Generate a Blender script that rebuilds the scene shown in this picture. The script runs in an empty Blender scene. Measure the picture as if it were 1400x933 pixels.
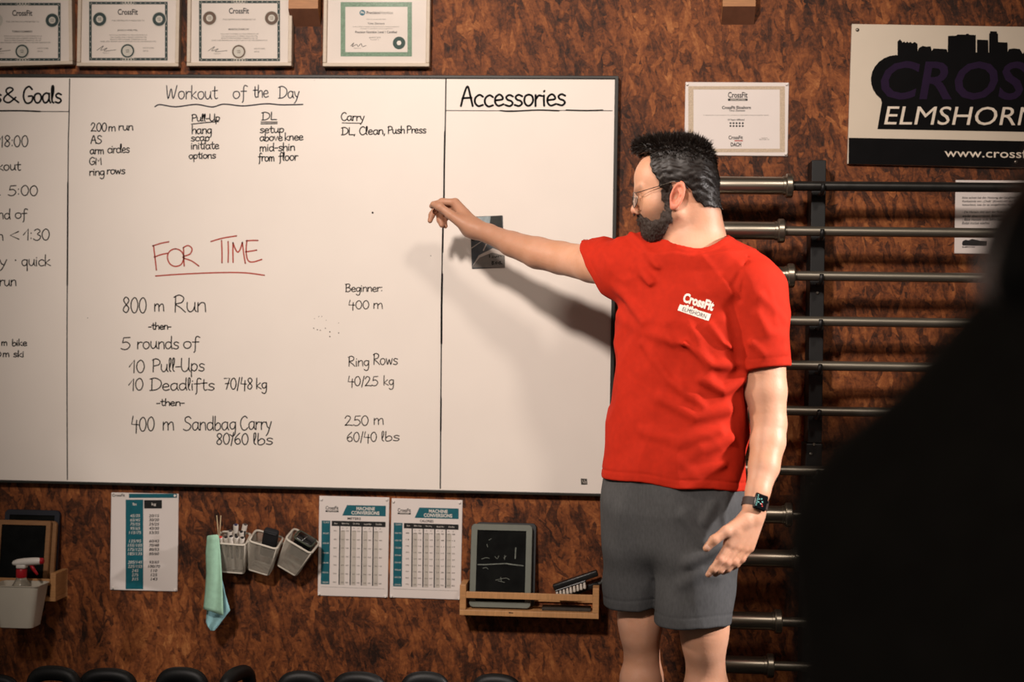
import bpy, bmesh, math, random
import numpy as np
from mathutils import Vector, Matrix
from mathutils.bvhtree import BVHTree

random.seed(7)
RNG = np.random.RandomState(5)
scene = bpy.context.scene
col = scene.collection

# ------------------------------------------------------------------ camera
IW, IH, FPX = 1400.0, 933.0, 1944.0          # 50 mm lens on a 36 mm wide sensor
YAW, ROLL, DIST, EYE = math.radians(3.9), math.radians(0.9), 4.226, 1.23
fwd = Vector((-math.sin(YAW), math.cos(YAW), 0))
r0 = Vector((math.cos(YAW), math.sin(YAW), 0))
u0 = Vector((0, 0, 1))
rgt = math.cos(ROLL) * r0 + math.sin(ROLL) * u0
up = -math.sin(ROLL) * r0 + math.cos(ROLL) * u0
CAM = Vector((0, 0, EYE)) - fwd * DIST
cam_data = bpy.data.cameras.new('camera')
cam = bpy.data.objects.new('camera', cam_data)
col.objects.link(cam)
cam.matrix_world = Matrix(((rgt.x, up.x, -fwd.x, CAM.x), (rgt.y, up.y, -fwd.y, CAM.y),
                           (rgt.z, up.z, -fwd.z, CAM.z), (0, 0, 0, 1)))
cam_data.sensor_width = 36.0
cam_data.lens = 50.0
cam_data.clip_start = 0.05
cam_data.dof.use_dof = True
cam_data.dof.focus_distance = 3.75
cam_data.dof.aperture_fstop = 2.0
scene.camera = cam

# ------------------------------------------------------------------ light
vs = scene.view_settings
vs.view_transform = 'Standard'
vs.look = 'None'
vs.gamma = 1.0
vs.use_curve_mapping = False
vs.exposure = -0.07
scene.display_settings.display_device = 'sRGB'
try:
    scene.cycles.use_denoising = True
    scene.cycles.max_bounces = 8
except Exception:
    pass
world = bpy.data.worlds.new('world')
scene.world = world
world.use_nodes = True
world.node_tree.nodes['Background'].inputs[0].default_value = (1.0, 0.86, 0.72, 1)
world.node_tree.nodes['Background'].inputs[1].default_value = 0.12


def area_light(name, loc, target, sx, sy, watts, color, spread=180):
    d = bpy.data.lights.new(name, 'AREA')
    d.shape = 'RECTANGLE'
    d.size, d.size_y, d.energy, d.color = sx, sy, watts, color
    d.spread = math.radians(spread)
    o = bpy.data.objects.new(name, d)
    col.objects.link(o)
    o.location = loc
    o.rotation_euler = (Vector(target) - Vector(loc)).to_track_quat('-Z', 'Y').to_euler()
    return o


def spot_light(name, loc, target, watts, color, angle, blend, radius):
    d = bpy.data.lights.new(name, 'SPOT')
    d.energy, d.color, d.spot_size, d.spot_blend = watts, color, math.radians(angle), blend
    d.shadow_soft_size = radius
    o = bpy.data.objects.new(name, d)
    col.objects.link(o)
    o.location = loc
    o.rotation_euler = (Vector(target) - Vector(loc)).to_track_quat('-Z', 'Y').to_euler()
    return o


spot_light('main_ceiling_spot', (-1.05, -4.3, 3.45), (0.02, 0, 1.55), 820, (1.0, 0.87, 0.78), 51, 1.0, 0.20)
spot_light('second_ceiling_spot', (1.25, -3.5, 3.5), (0.30, -0.1, 1.60), 170, (1.0, 0.87, 0.76), 48, 1.0, 0.22)
spot_light('left_ceiling_spot', (-2.4, -1.40, 2.8), (0.60, -0.80, 1.20), 330, (1.0, 0.85, 0.70), 25, 0.7, 0.08)
spot_light('side_lamp', (3.1, -1.35, 2.1), (0.72, -1.40, 1.15), 800, (1.0, 0.92, 0.88), 37, 0.12, 0.08)


# ------------------------------------------------------------------ pixel <-> place
def ray(px, py):
    return (fwd * FPX + rgt * (px - IW / 2) - up * (py - IH / 2))


def P(px, py, y):
    """the point seen at a photo pixel, on the vertical plane at depth y (the wall is y = 0)"""
    d = ray(px, py)
    return CAM + d * ((y - CAM.y) / d.y)


def project(p):
    v = Vector(p) - CAM
    z = v.dot(fwd)
    return (IW / 2 + FPX * v.dot(rgt) / z, IH / 2 - FPX * v.dot(up) / z)


# ------------------------------------------------------------------ materials
def srgb(c):
    out = []
    for v in c:
        v = v / 255.0
        out.append(v / 12.92 if v <= 0.04045 else ((v + 0.055) / 1.055) ** 2.4)
    return (out[0], out[1], out[2], 1.0)


MATS = {}


def mat(name, rgb, rough=0.6, metal=0.0, var=0.10, vscale=25.0, bump=0.0, bscale=200.0, stretch=None, spec=0.4,
        coat=0.0, sss=0.0, emit=0.0):
    if name in MATS:
        return MATS[name]
    m = bpy.data.materials.new(name)
    m.use_nodes = True
    nt = m.node_tree
    b = nt.nodes['Principled BSDF']
    b.inputs['Roughness'].default_value = rough
    b.inputs['Metallic'].default_value = metal
    b.inputs['Specular IOR Level'].default_value = spec
    if coat:
        b.inputs['Coat Weight'].default_value = coat
    c = srgb(rgb)
    tc = nt.nodes.new('ShaderNodeTexCoord')
    mp = nt.nodes.new('ShaderNodeMapping')
    nt.links.new(tc.outputs['Object'], mp.inputs['Vector'])
    if stretch:
        mp.inputs['Scale'].default_value = stretch
    n = nt.nodes.new('ShaderNodeTexNoise')
    n.inputs['Scale'].default_value = vscale
    n.inputs['Detail'].default_value = 4
    nt.links.new(mp.outputs[0], n.inputs['Vector'])
    r = nt.nodes.new('ShaderNodeValToRGB')
    r.color_ramp.elements[0].position = 0.3
    r.color_ramp.elements[1].position = 0.7
    r.color_ramp.elements[0].color = tuple(v * (1 - var) for v in c[:3]) + (1,)
    r.color_ramp.elements[1].color = tuple(min(1, v * (1 + var)) for v in c[:3]) + (1,)
    nt.links.new(n.outputs['Fac'], r.inputs['Fac'])
    nt.links.new(r.outputs['Color'], b.inputs['Base Color'])
    if bump:
        n2 = nt.nodes.new('ShaderNodeTexNoise')
        n2.inputs['Scale'].default_value = bscale
        n2.inputs['Detail'].default_value = 3
        nt.links.new(mp.outputs[0], n2.inputs['Vector'])
        bp = nt.nodes.new('ShaderNodeBump')
        bp.inputs['Strength'].default_value = bump
        bp.inputs['Distance'].default_value = 0.002
        nt.links.new(n2.outputs['Fac'], bp.inputs['Height'])
        nt.links.new(bp.outputs['Normal'], b.inputs['Normal'])
    if sss:
        b.inputs['Subsurface Weight'].default_value = sss
        b.inputs['Subsurface Radius'].default_value = (1.0, 0.35, 0.2)
        b.inputs['Subsurface Scale'].default_value = 0.008
    if emit:
        b.inputs['Emission Color'].default_value = c
        b.inputs['Emission Strength'].default_value = emit
    MATS[name] = m
    return m


def osb_material():
    m = bpy.data.materials.new('osb_board')
    m.use_nodes = True
    nt = m.node_tree
    N, Lk = nt.nodes, nt.links
    b = N['Principled BSDF']
    b.inputs['Roughness'].default_value = 0.62
    b.inputs['Specular IOR Level'].default_value = 0.25
    tc = N.new('ShaderNodeTexCoord')

    def noise(vec, scale, detail, rough=0.6):
        n = N.new('ShaderNodeTexNoise')
        n.inputs['Scale'].default_value = scale
        n.inputs['Detail'].default_value = detail
        n.inputs['Roughness'].default_value = rough
        Lk.new(vec, n.inputs['Vector'])
        return n

    def math_(op, a, bb, c=None):
        n = N.new('ShaderNodeMath')
        n.operation = op
        for i, v in enumerate((a, bb, c)):
            if v is None:
                continue
            if isinstance(v, (int, float)):
                n.inputs[i].default_value = v
            else:
                Lk.new(v, n.inputs[i])
        return n.outputs[0]
    # warp the board coordinates so that the flakes curl
    w = noise(tc.outputs['Object'], 16.0, 5)
    sub = N.new('ShaderNodeVectorMath')
    sub.operation = 'SUBTRACT'
    Lk.new(w.outputs['Color'], sub.inputs[0])
    sub.inputs[1].default_value = (0.5, 0.5, 0.5)
    sc = N.new('ShaderNodeVectorMath')
    sc.operation = 'SCALE'
    sc.inputs['Scale'].default_value = 0.028
    Lk.new(sub.outputs[0], sc.inputs[0])
    add = N.new('ShaderNodeVectorMath')
    add.operation = 'ADD'
    Lk.new(tc.outputs['Object'], add.inputs[0])
    Lk.new(sc.outputs[0], add.inputs[1])
    layers = []
    for ang, s, seed in ((0.25, .8, 0.0), (1.15, .95, 3.1), (2.5, 0.72, 7.7), (1.5, 0.9, 12.4), (1.9, 1.0, 17.9)):
        mp = N.new('ShaderNodeMapping')
        mp.vector_type = 'POINT'
        mp.inputs['Rotation'].default_value = (0, ang, 0)
        mp.inputs['Location'].default_value = (seed, 0, seed * 0.7)
        Lk.new(add.outputs[0], mp.inputs['Vector'])
        mp2 = N.new('ShaderNodeMapping')
        mp2.inputs['Scale'].default_value = (16 * s, 1.0, 62 * s)
        Lk.new(mp.outputs[0], mp2.inputs['Vector'])
        v = N.new('ShaderNodeTexVoronoi')
        v.inputs['Scale'].default_value = 1.0
        v.inputs['Randomness'].default_value = 1.0
        Lk.new(mp2.outputs[0], v.inputs['Vector'])
        sp = N.new('ShaderNodeSeparateColor')
        Lk.new(v.outputs['Color'], sp.inputs[0])
        gr = N.new('ShaderNodeMapping')
        gr.inputs['Scale'].default_value = (14, 1, 190)
        Lk.new(mp.outputs[0], gr.inputs['Vector'])
        g = noise(gr.outputs[0], 1.0, 3)
        val = math_('ADD', math_('MULTIPLY', sp.outputs[0], 0.40), math_('MULTIPLY', g.outputs['Fac'], 0.56))
        edge = math_('SUBTRACT', 1.0, math_('MULTIPLY', math_('POWER', v.outputs['Distance'], 3.0), 0.45))
        layers.append((math_('MULTIPLY', val, edge), sp.outputs[1]))
    cur = layers[0][0]
    for val, sel in layers[1:]:
        k = math_('GREATER_THAN', sel, 0.56)
        mx = N.new('ShaderNodeMix')
        mx.data_type = 'FLOAT'
        Lk.new(k, mx.inputs[0])
        Lk.new(cur, mx.inputs[2])
        Lk.new(val, mx.inputs[3])
        cur = mx.outputs[0]
    big = noise(tc.outputs['Object'], 2.6, 3)
    mid = noise(tc.outputs['Object'], 11.0, 4)
    cur = math_('ADD', cur, math_('MULTIPLY', math_('SUBTRACT', big.outputs['Fac'], 0.5), 1.1))
    cur = math_('ADD', cur, math_('MULTIPLY', math_('SUBTRACT', mid.outputs['Fac'], 0.5), 0.75))
    fine = noise(add.outputs[0], 75.0, 5, 0.75)
    cur = math_('ADD', cur, math_('MULTIPLY', math_('SUBTRACT', fine.outputs['Fac'], 0.5), 0.95))
    ramp = N.new('ShaderNodeValToRGB')
    e = ramp.color_ramp.elements
    e[0].position, e[0].color = 0.08, srgb((36, 18, 9))
    e[1].position, e[1].color = 0.98, srgb((182, 118, 67))
    for pos, c in ((0.3, (78, 41, 21)), (0.5, (118, 64, 32)), (0.7, (146, 84, 43))):
        x = e.new(pos)
        x.color = srgb(c)
    Lk.new(cur, ramp.inputs['Fac'])
    Lk.new(ramp.outputs['Color'], b.inputs['Base Color'])
    bp = N.new('ShaderNodeBump')
    bp.inputs['Strength'].default_value = 0.45
    bp.inputs['Distance'].default_value = 0.003
    Lk.new(cur, bp.inputs['Height'])
    Lk.new(bp.outputs['Normal'], b.inputs['Normal'])
    return m


# ------------------------------------------------------------------ mesh building
def link(o, parent=None):
    col.objects.link(o)
    if parent is not None:
        o.parent = parent
    return o


def props(o, label=None, cat=None, group=None, kind=None):
    if label:
        o['label'] = label
    if cat:
        o['category'] = cat
    if group:
        o['group'] = group
    if kind:
        o['kind'] = kind
    return o


def empty(name, loc=(0, 0, 0), rot=(0, 0, 0)):
    o = bpy.data.objects.new(name, None)
    o.empty_display_size = 0.05
    o.location = loc
    o.rotation_euler = rot
    return link(o)


class MB:
    """collects shapes that end up as ONE mesh object"""

    def __init__(self):
        self.v, self.f = [], []

    def add(self, vs_, fs_):
        n = len(self.v)
        self.v.extend([tuple(q) for q in vs_])
        self.f.extend([tuple(i + n for i in f) for f in fs_])
        return self

    def box(self, a, b, bev=0.0, seg=2, M=None):
        bm = bmesh.new()
        bmesh.ops.create_cube(bm, size=1)
        for q in bm.verts:
            q.co = Vector([(a[i] + b[i]) / 2 + q.co[i] * abs(b[i] - a[i]) for i in range(3)])
        if bev > 0:
            bmesh.ops.bevel(bm, geom=bm.edges[:], offset=bev, segments=seg, affect='EDGES', profile=0.5)
        self._bm(bm, M)
        return self

    def _bm(self, bm, M=None):
        bm.verts.index_update()
        vs_ = [(M @ q.co if M else q.co.copy()) for q in bm.verts]
        fs_ = [[q.index for q in f.verts] for f in bm.faces]
        bm.free()
        self.add(vs_, fs_)

    def prism(self, pts, y0, y1):
        """outline in local x,z pushed from y0 to y1"""
        n = len(pts)
        vs_ = [(p[0], y0, p[1]) for p in pts] + [(p[0], y1, p[1]) for p in pts]
        fs_ = [list(range(n)), list(range(2 * n - 1, n - 1, -1))]
        fs_ += [[i, i + n, (i + 1) % n + n, (i + 1) % n] for i in range(n)]
        bm = bmesh.new()
        bv = [bm.verts.new(q) for q in vs_]
        for f in fs_:
            bm.faces.new([bv[i] for i in f])
        bmesh.ops.recalc_face_normals(bm, faces=bm.faces[:])
        bmesh.ops.triangulate(bm, faces=[f for f in bm.faces if len(f.verts) > 4])
        self._bm(bm)
        return self

    def tube(self, pts, r, seg=10, caps=True):
        pts = [Vector(p) for p in pts]
        rr = r if isinstance(r, (list, tuple)) else [r] * len(pts)
        vs_, fs_ = [], []
        ref = None
        for i, p in enumerate(pts):
            t = (pts[min(i + 1, len(pts) - 1)] - pts[max(i - 1, 0)]).normalized()
            if ref is None:
                ref = t.orthogonal().normalized()
            ref = (ref - t * ref.dot(t)).normalized()
            bn = t.cross(ref)
            for k in range(seg):
                a = 2 * math.pi * k / seg
                vs_.append(p + (ref * math.cos(a) + bn * math.sin(a)) * rr[i])
        for i in range(len(pts) - 1):
            for k in range(seg):
                k2 = (k + 1) % seg
                fs_.append([i * seg + k, i * seg + k2, (i + 1) * seg + k2, (i + 1) * seg + k])
        if caps:
            fs_.append(list(range(seg - 1, -1, -1)))
            fs_.append([(len(pts) - 1) * seg + k for k in range(seg)])
        self.add(vs_, fs_)
        return self

    def lathe(self, prof, a, axis, seg=24):
        """profile [(distance along axis, radius)] from point a"""
        a, t = Vector(a), Vector(axis).normalized()
        r1 = t.orthogonal().normalized()
        r2 = t.cross(r1)
        vs_, fs_ = [], []
        for d, r in prof:
            for k in range(seg):
                an = 2 * math.pi * k / seg
                vs_.append(a + t * d + (r1 * math.cos(an) + r2 * math.sin(an)) * max(r, 1e-5))
        n = len(prof)
        for i in range(n - 1):
            for k in range(seg):
                k2 = (k + 1) % seg
                fs_.append([i * seg + k, i * seg + k2, (i + 1) * seg + k2, (i + 1) * seg + k])
        fs_.append(list(range(seg - 1, -1, -1)))
        fs_.append([(n - 1) * seg + k for k in range(seg)])
        self.add(vs_, fs_)
        return self

    def ribbon(self, pts, w, y):
        """flat pen stroke in local x,z at depth y"""
        pts = [Vector(p) for p in pts]
        q = [pts[0]]
        for p in pts[1:]:
            if (p - q[-1]).length > 1e-5:
                q.append(p)
        pts = q
        if len(pts) == 1:
            pts.append(pts[0] + Vector((w * 0.3, w * 0.3)))
        L_, R_ = [], []
        for i, p in enumerate(pts):
            t = (pts[min(i + 1, len(pts) - 1)] - pts[max(i - 1, 0)])
            t = t.normalized() if t.length > 1e-9 else Vector((1, 0))
            n = Vector((-t.y, t.x)) * (w / 2)
            L_.append(p + n)
            R_.append(p - n)
        vs_ = [(p.x, y, p.y) for p in L_] + [(p.x, y, p.y) for p in R_]
        n = len(pts)
        self.add(vs_, [[i, i + 1, n + i + 1, n + i] for i in range(n - 1)])
        for c in (pts[0], pts[-1]):
            self.disc(c, w / 2, y, 8)
        return self

    def disc(self, c, r, y, seg=20, rz=None):
        vs_ = [(c[0] + math.cos(2 * math.pi * k / seg) * r, y, c[1] + math.sin(2 * math.pi * k / seg) * (rz or r)) for k in range(seg)]
        self.add(vs_, [list(range(seg))])
        return self

    def ring(self, c, ra, rb, y, seg=28):
        vs_ = []
        for k in range(seg):
            an = 2 * math.pi * k / seg
            vs_ += [(c[0] + math.cos(an) * ra, y, c[1] + math.sin(an) * ra), (c[0] + math.cos(an) * rb, y, c[1] + math.sin(an) * rb)]
        self.add(vs_, [[2 * k, 2 * k + 1, (2 * k + 3) % (2 * seg), (2 * k + 2) % (2 * seg)] for k in range(seg)])
        return self

    def quad(self, pts, y):
        self.add([(p[0], y, p[1]) for p in pts], [list(range(len(pts)))])
        return self

    def build(self, name, material, parent=None, smooth=False, angle=None):
        me = bpy.data.meshes.new(name)
        me.from_pydata(self.v, [], self.f)
        me.update()
        me.materials.append(material)
        o = bpy.data.objects.new(name, me)
        link(o, parent)
        if smooth:
            for p in me.polygons:
                p.use_smooth = True
            if angle:
                try:
                    me.set_sharp_from_angle(angle=math.radians(angle))
                except Exception:
                    pass
        return o


def smooth_curve(pts, n=5):
    """Catmull-Rom through 2-D or 3-D points"""
    pts = [Vector(p) for p in pts]
    if len(pts) < 3:
        return pts
    closed = (pts[0] - pts[-1]).length < 1e-6
    out = []
    for i in range(len(pts) - 1):
        p1, p2 = pts[i], pts[i + 1]
        p0 = pts[i - 1] if i > 0 else (pts[-2] if closed else p1 * 2 - p2)
        p3 = pts[i + 2] if i + 2 < len(pts) else (pts[1] if closed else p2 * 2 - p1)
        for k in range(n):
            t = k / n
            out.append(0.5 * ((2 * p1) + (p2 - p0) * t + (2 * p0 - 5 * p1 + 4 * p2 - p3) * t * t + (3 * p1 - p0 - 3 * p2 + p3) * t ** 3))
    out.append(pts[-1])
    return out


# ------------------------------------------------------------------ printed lettering
TEXT = {}


def text_geo(s, bold=0.0):
    key = (s, bold)
    if key in TEXT:
        return TEXT[key]
    c = bpy.data.curves.new('lettering', 'FONT')
    c.body = s
    c.size = 1.0
    c.resolution_u = 3
    c.offset = bold
    o = bpy.data.objects.new('lettering', c)
    col.objects.link(o)
    bpy.context.view_layer.update()
    me = bpy.data.meshes.new_from_object(o.evaluated_get(bpy.context.evaluated_depsgraph_get()))
    v = np.array([q.co[:2] for q in me.vertices]) if len(me.vertices) else np.zeros((0, 2))
    f = [tuple(p.vertices) for p in me.polygons]
    bpy.data.objects.remove(o)
    bpy.data.meshes.remove(me)
    bpy.data.curves.remove(c)
    TEXT[key] = (v, f)
    return TEXT[key]


class Sheet:
    """a flat thing on the wall: its place, tilt and the map from photo pixels to its own x,z"""

    def __init__(self, tl, tr, br, bl, d):
        c = [P(q[0], q[1], -d) for q in (tl, tr, br, bl)]
        self.d = d
        self.loc = sum(c, Vector()) / 4
        a = (c[1] - c[0]) + (c[2] - c[3])
        self.t = math.atan2(a.z, a.x)
        self.w = ((c[1] - c[0]).length + (c[2] - c[3]).length) / 2
        self.h = ((c[3] - c[0]).length + (c[2] - c[1]).length) / 2
        self.rot = (0, -self.t, 0)

    def L(self, px, py):
        p = P(px, py, -self.d) - self.loc
        c, s = math.cos(self.t), math.sin(self.t)
        return Vector((p.x * c + p.z * s, -p.x * s + p.z * c))

    def text(self, mb, s, x0, x1, yt, yb, bold=0.0, y=-0.0004, skew=0.0, slope=0.0):
        """lettering fitted to a box of photo pixels"""
        v, f = text_geo(s, bold)
        if not len(v):
            return
        lo, hi = v.min(0), v.max(0)
        out = []
        for q in v:
            a, b = (q - lo) / (hi - lo)
            px = x0 + (x1 - x0) * a + skew * b
            py = yb + (yt - yb) * b + slope * (px - x0)
            l = self.L(px, py)
            out.append((l.x, y, l.y))
        mb.add(out, f)

    def box(self, mb, x0, y0, x1, y1, y=-0.0003):
        mb.quad([self.L(x0, y0), self.L(x1, y0), self.L(x1, y1), self.L(x0, y1)], y)
# ------------------------------------------------------------------ the room
OSB = osb_material()
w = MB().box((-4.2, 0.0, 0.0), (3.6, 0.08, 4.4)).build('wall_back', OSB)
props(w, 'reddish brown chipboard wall behind the whiteboard and barbells', 'wall', kind='structure')
FL = mat('rubber_floor', (38, 37, 36), 0.85, var=0.35, vscale=220, bump=0.2)
f = MB().box((-4.2, -7.0, -0.06), (3.6, 0.0, 0.0)).build('floor', FL)
props(f, 'dark speckled rubber gym floor', 'floor', kind='structure')
CE = mat('ceiling_paint', (90, 84, 78), 0.9)
c = MB().box((-4.2, -7.0, 4.4), (3.6, 0.08, 4.48)).build('ceiling', CE)
props(c, 'plain dark gym ceiling', 'ceiling', kind='structure')

# ------------------------------------------------------------------ whiteboard
WHITE = mat('board_enamel', (242, 232, 222), 0.42, var=0.015, vscale=6, spec=0.3)
FRAME = mat('board_frame', (38, 37, 32), 0.45, var=0.15)
INK = mat('black_marker_ink', (10, 9, 9), 0.7, spec=0.15, var=0.2, vscale=60)
BLUEINK = mat('blue_black_marker_ink', (22, 25, 42), 0.7, spec=0.15, var=0.2, vscale=60)
REDINK = mat('red_marker_ink', (176, 62, 44), 0.6, var=0.15, vscale=60)
THININK = mat('thin_grey_ink', (38, 33, 30), 0.7, spec=0.15, var=0.2, vscale=60)
BD = 0.022
BX0 = P(-300, 400, -BD).x
BX1 = P(837, 400, -BD).x
zt = (P(200, 104.7, -BD).z + P(837, 107, -BD).z) / 2
zb = (P(0, 657.5, -BD).z + P(834, 676, -BD).z) / 2
board = empty('whiteboard', ((BX0 + BX1) / 2, -BD, (zt + zb) / 2))
props(board, 'large black framed whiteboard covered in handwritten workout notes', 'whiteboard')
bw, bh = (BX1 - BX0) / 2, (zt - zb) / 2
MB().box((-bw, 0, -bh), (bw, BD, bh), 0.002).build('board_panel', WHITE, board)
fr = MB()
T = 0.007
fr.box((-bw - 0.004, -0.006, bh - 0.003), (bw + 0.009, BD, bh + 0.006), 0.0015)
fr.box((-bw - 0.004, -0.006, -bh - 0.006), (bw + 0.009, BD, -bh + 0.002), 0.0015)
fr.box((bw - 0.002, -0.006, -bh), (bw + 0.009, BD, bh), 0.0015)
fr.box((-bw - 0.009, -0.006, -bh), (-bw, BD, bh), 0.0015)
fr.build('frame', FRAME, board)


def BL(px, py):
    p = P(px, py, -BD)
    return Vector((p.x - board.location.x, p.z - board.location.z))


# ---- handwriting: one set of pen strokes per letter (x height 10, capitals 18)
GLYPH = {
    'a': (9.6, '8,9 5,10.3 1.5,8 1,3.5 3,0 6,1 8,5;8,10 8,3 9.5,0'),
    'b': (9, '1.5,18 1.2,8 1.5,1 4.5,-.3 8,3 7.5,8 4.5,9.5 1.7,6'),
    'c': (8.6, '8,8.5 5,10.2 1.5,7.5 1.2,3 4,0 8,1'),
    'd': (9.6, '8,8 5,10 1.5,8 1,3 3.5,0 6.5,1.5 8,5;8.3,18 8,6 9,0'),
    'e': (9, '1.5,5 7.5,6 7,9 4.5,10.3 1.5,7.5 1.3,3 4,0 8.5,1.5'),
    'f': (7.6, '8,16.5 5.5,18 3.7,15 3.4,5 3.2,-3 2,-6;0.5,9.5 7,9.8'),
    'g': (9.2, '8,9 5,10.3 1.5,8 1.2,4 3.5,1 6.5,2.5 8,7;8,10 8,0 7,-6 4,-8 1,-6'),
    'h': (9, '1.5,18 1.3,9 1.3,0;1.3,5 4,9.5 7,9.5 8,6 8,0'),
    'i': (3.6, '1.5,9.5 1.4,5 1.7,0;1.6,13 1.9,13.6'),
    'k': (8.6, '1.5,18 1.3,9 1.3,0;!7,10 1.6,4.5 8.3,0'),
    'l': (4, '1.2,4 3,12 2.8,18 1.2,16 1.3,3 3,0'),
    'm': (12.6, '1.3,10 1.2,5 1.2,0;1.2,6 3.5,9.8 5.5,9 6,4 6,0;6,6 8.5,9.8 10.6,9 11.2,4 11.4,0'),
    'n': (9, '1.3,10 1.2,5 1.2,0;1.2,6 4,9.8 7,9.2 7.7,5 8,0'),
    'o': (9.4, '5,10 1.8,8.5 1,4 3,0.3 6,.3 8.4,4 7.8,8.5 5,10'),
    'p': (9, '1.5,10 1.3,0 1.3,-8;1.4,7 4.5,10 8,7.5 7.5,2.5 4.5,0 1.4,2.5'),
    'q': (9.4, '8,8.5 5,10.2 1.5,8 1.2,3.5 3.5,0.3 6.5,1.5 8,6;8,10 8,0 8,-8'),
    'r': (7, '1.4,10 1.3,5 1.3,0;1.4,6 4,9.6 7,9.2'),
    's': (8.2, '7.5,8.8 4.5,10.2 1.8,8.3 3,5.8 6,4.6 7.3,2.3 4.8,0 1,1'),
    't': (7.2, '3.5,16 3.3,9 3.3,3 4.8,0 7,1;0.5,10.5 7,11'),
    'u': (9.6, '1.3,10 1.3,3.5 3.5,0 6.3,1.5 7.8,6;8,10 8,2.5 9.4,0'),
    'v': (8, '!0.8,10 4,0 7.5,10'),
    'w': (11.2, '0.8,10 3,0.2 5.5,8.5 8,0.2 10.5,10'),
    'y': (8.6, '1,10 2.5,4 5,1.5;8,10 5,0 3.2,-5 1,-8'),
    'A': (12, '0.8,0 3,9 6.5,18 9,9 11,0;2,7 6,7.4 10,7.5'),
    'B': (10.8, '2,18 1.9,9 1.8,0;0.5,17.5 7,18 9,14.5 6,10 2.2,9.5 8,9 10,5 7.5,.7 1,0.3'),
    'C': (11.4, '10,15.5 7,18 2.5,14.5 1,7.5 3.5,1 7.5,0 11,3'),
    'D': (13.2, '2.4,17.6 2.2,9 2,0;0,16.5 6,18 12,13.5 12,6 7,.8 0,-.4'),
    'G': (12, '10.5,15 7,18 2.5,14.5 1,7 3.5,.8 7.5,.3 10.5,3 10.8,7.5 6.5,7.5'),
    'L': (10.5, '2,18 1.8,9 1.6,0.8 5,.6 10,0.3'),
    'M': (12.6, '!1,0 1.5,17 6,8 10.5,17 11.5,0'),
    'P': (10, '2,17.5 1.8,9 1.6,0;0.8,16 5,18 9.5,15 8.5,10 2,8'),
    'R': (11, '2,17.5 1.8,9 1.6,0;0.5,16 5,18.3 9,15.5 7.5,10.5 2,8.5 6,5 10.5,0'),
    'S': (10.4, '9.5,15.5 6.5,18 2.5,16 2.8,11.5 7,9 9.5,5.5 7,1 3,0 0,1.5'),
    'U': (11.8, '1.2,18 1.2,5 4,0 8,1.5 10,7;10.2,18 10,4 11.4,0'),
    'W': (15, '0.5,18 2.5,0.5 6.5,14 9,.5 14,18'),
    '0': (10, '5,17 1.6,13 1,6 3.5,.3 7,1.2 9,8 7.8,14.5 5,17'),
    '1': (7, '!0,8 5.5,17.5 5,0'),
    '2': (10.4, '1,13 3.5,17.3 7.3,15 6.5,10 2,2 .8,.5 5,1 10,.3'),
    '3': (9.4, '1.5,15 5,17.3 8,14 5,9.5 8.5,6 6.5,.8 3,0 .5,2'),
    '4': (10, '!3,18 1.2,8 9.4,7.6;7.5,13 7,5 6.8,-3'),
    '5': (10, '!9,17 3,16.5 2,9.5;2,9.5 6,10.5 9,6 6.5,.8 3,0 .5,1.5'),
    '6': (9.6, '7.5,17 2.5,11 1,5 3.5,.3 7.5,1.5 8,6 5,8.8 1.8,6'),
    '7': (9.6, '!0.8,16.5 9,17 4,0;2.5,8.5 8,9'),
    '8': (9.6, '8,14.5 4.8,17.3 2,14 4.5,9.5 8,5 5.5,.2 1.8,2 2.5,6 7,11 8,14.5'),
    '/': (5, '4.5,18 1,-2'), '-': (6.6, '0.5,6 6,6.3'), ':': (4, '2,10 2,10.8;2,2 2,2.8'), ',': (4, '2,1 1,-3'),
    '<': (10.5, '!9,14 1,8 9.5,2'), '.': (4, '2,.5 2,1.2'),
    '&': (12, '11.5,0 4,10 3,15 5.5,17.5 7.5,14.5 2,7 1.5,2 5,0 9.5,6'),
    "*": (5, '2,6 2.6,6.6 2,7'),
}


def write(mb, s, x0, x1, base, cap, w=1.5, rise=0.0, lean=0.0):
    """a handwritten word: from pixel x0 to x1, baseline, capital height in pixels"""
    adv = sum(GLYPH[c][0] for c in s) - 0.6
    k = (x1 - x0) / adv
    kv = cap / 18.0
    x = 0.0
    for c in s:
        wd, st = GLYPH[c]
        jy, jx = random.uniform(-.4, .4), random.uniform(-.2, .2)
        for stroke in st.split(';'):
            straight = stroke.startswith('!')
            pts = [tuple(float(t) for t in q.split(',')) for q in stroke.lstrip('!').split()]
            if not straight:
                pts = [tuple(q) for q in smooth_curve(pts, 5)]
            out = []
            for a, b in pts:
                px = x0 + (x + a + jx) * k + lean * b * kv
                py = base - (b + jy) * kv + rise * (px - x0)
                out.append(BL(px, py))
            mb.ribbon(out, w * 0.00245, -0.0004)
        x += wd


def line(mb, pts, w=1.5, smooth=True):
    pts = [Vector(p) for p in pts]
    if smooth:
        pts = smooth_curve(pts, 6)
    mb.ribbon([BL(*p) for p in pts], w * 0.00245, -0.0004)


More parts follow.
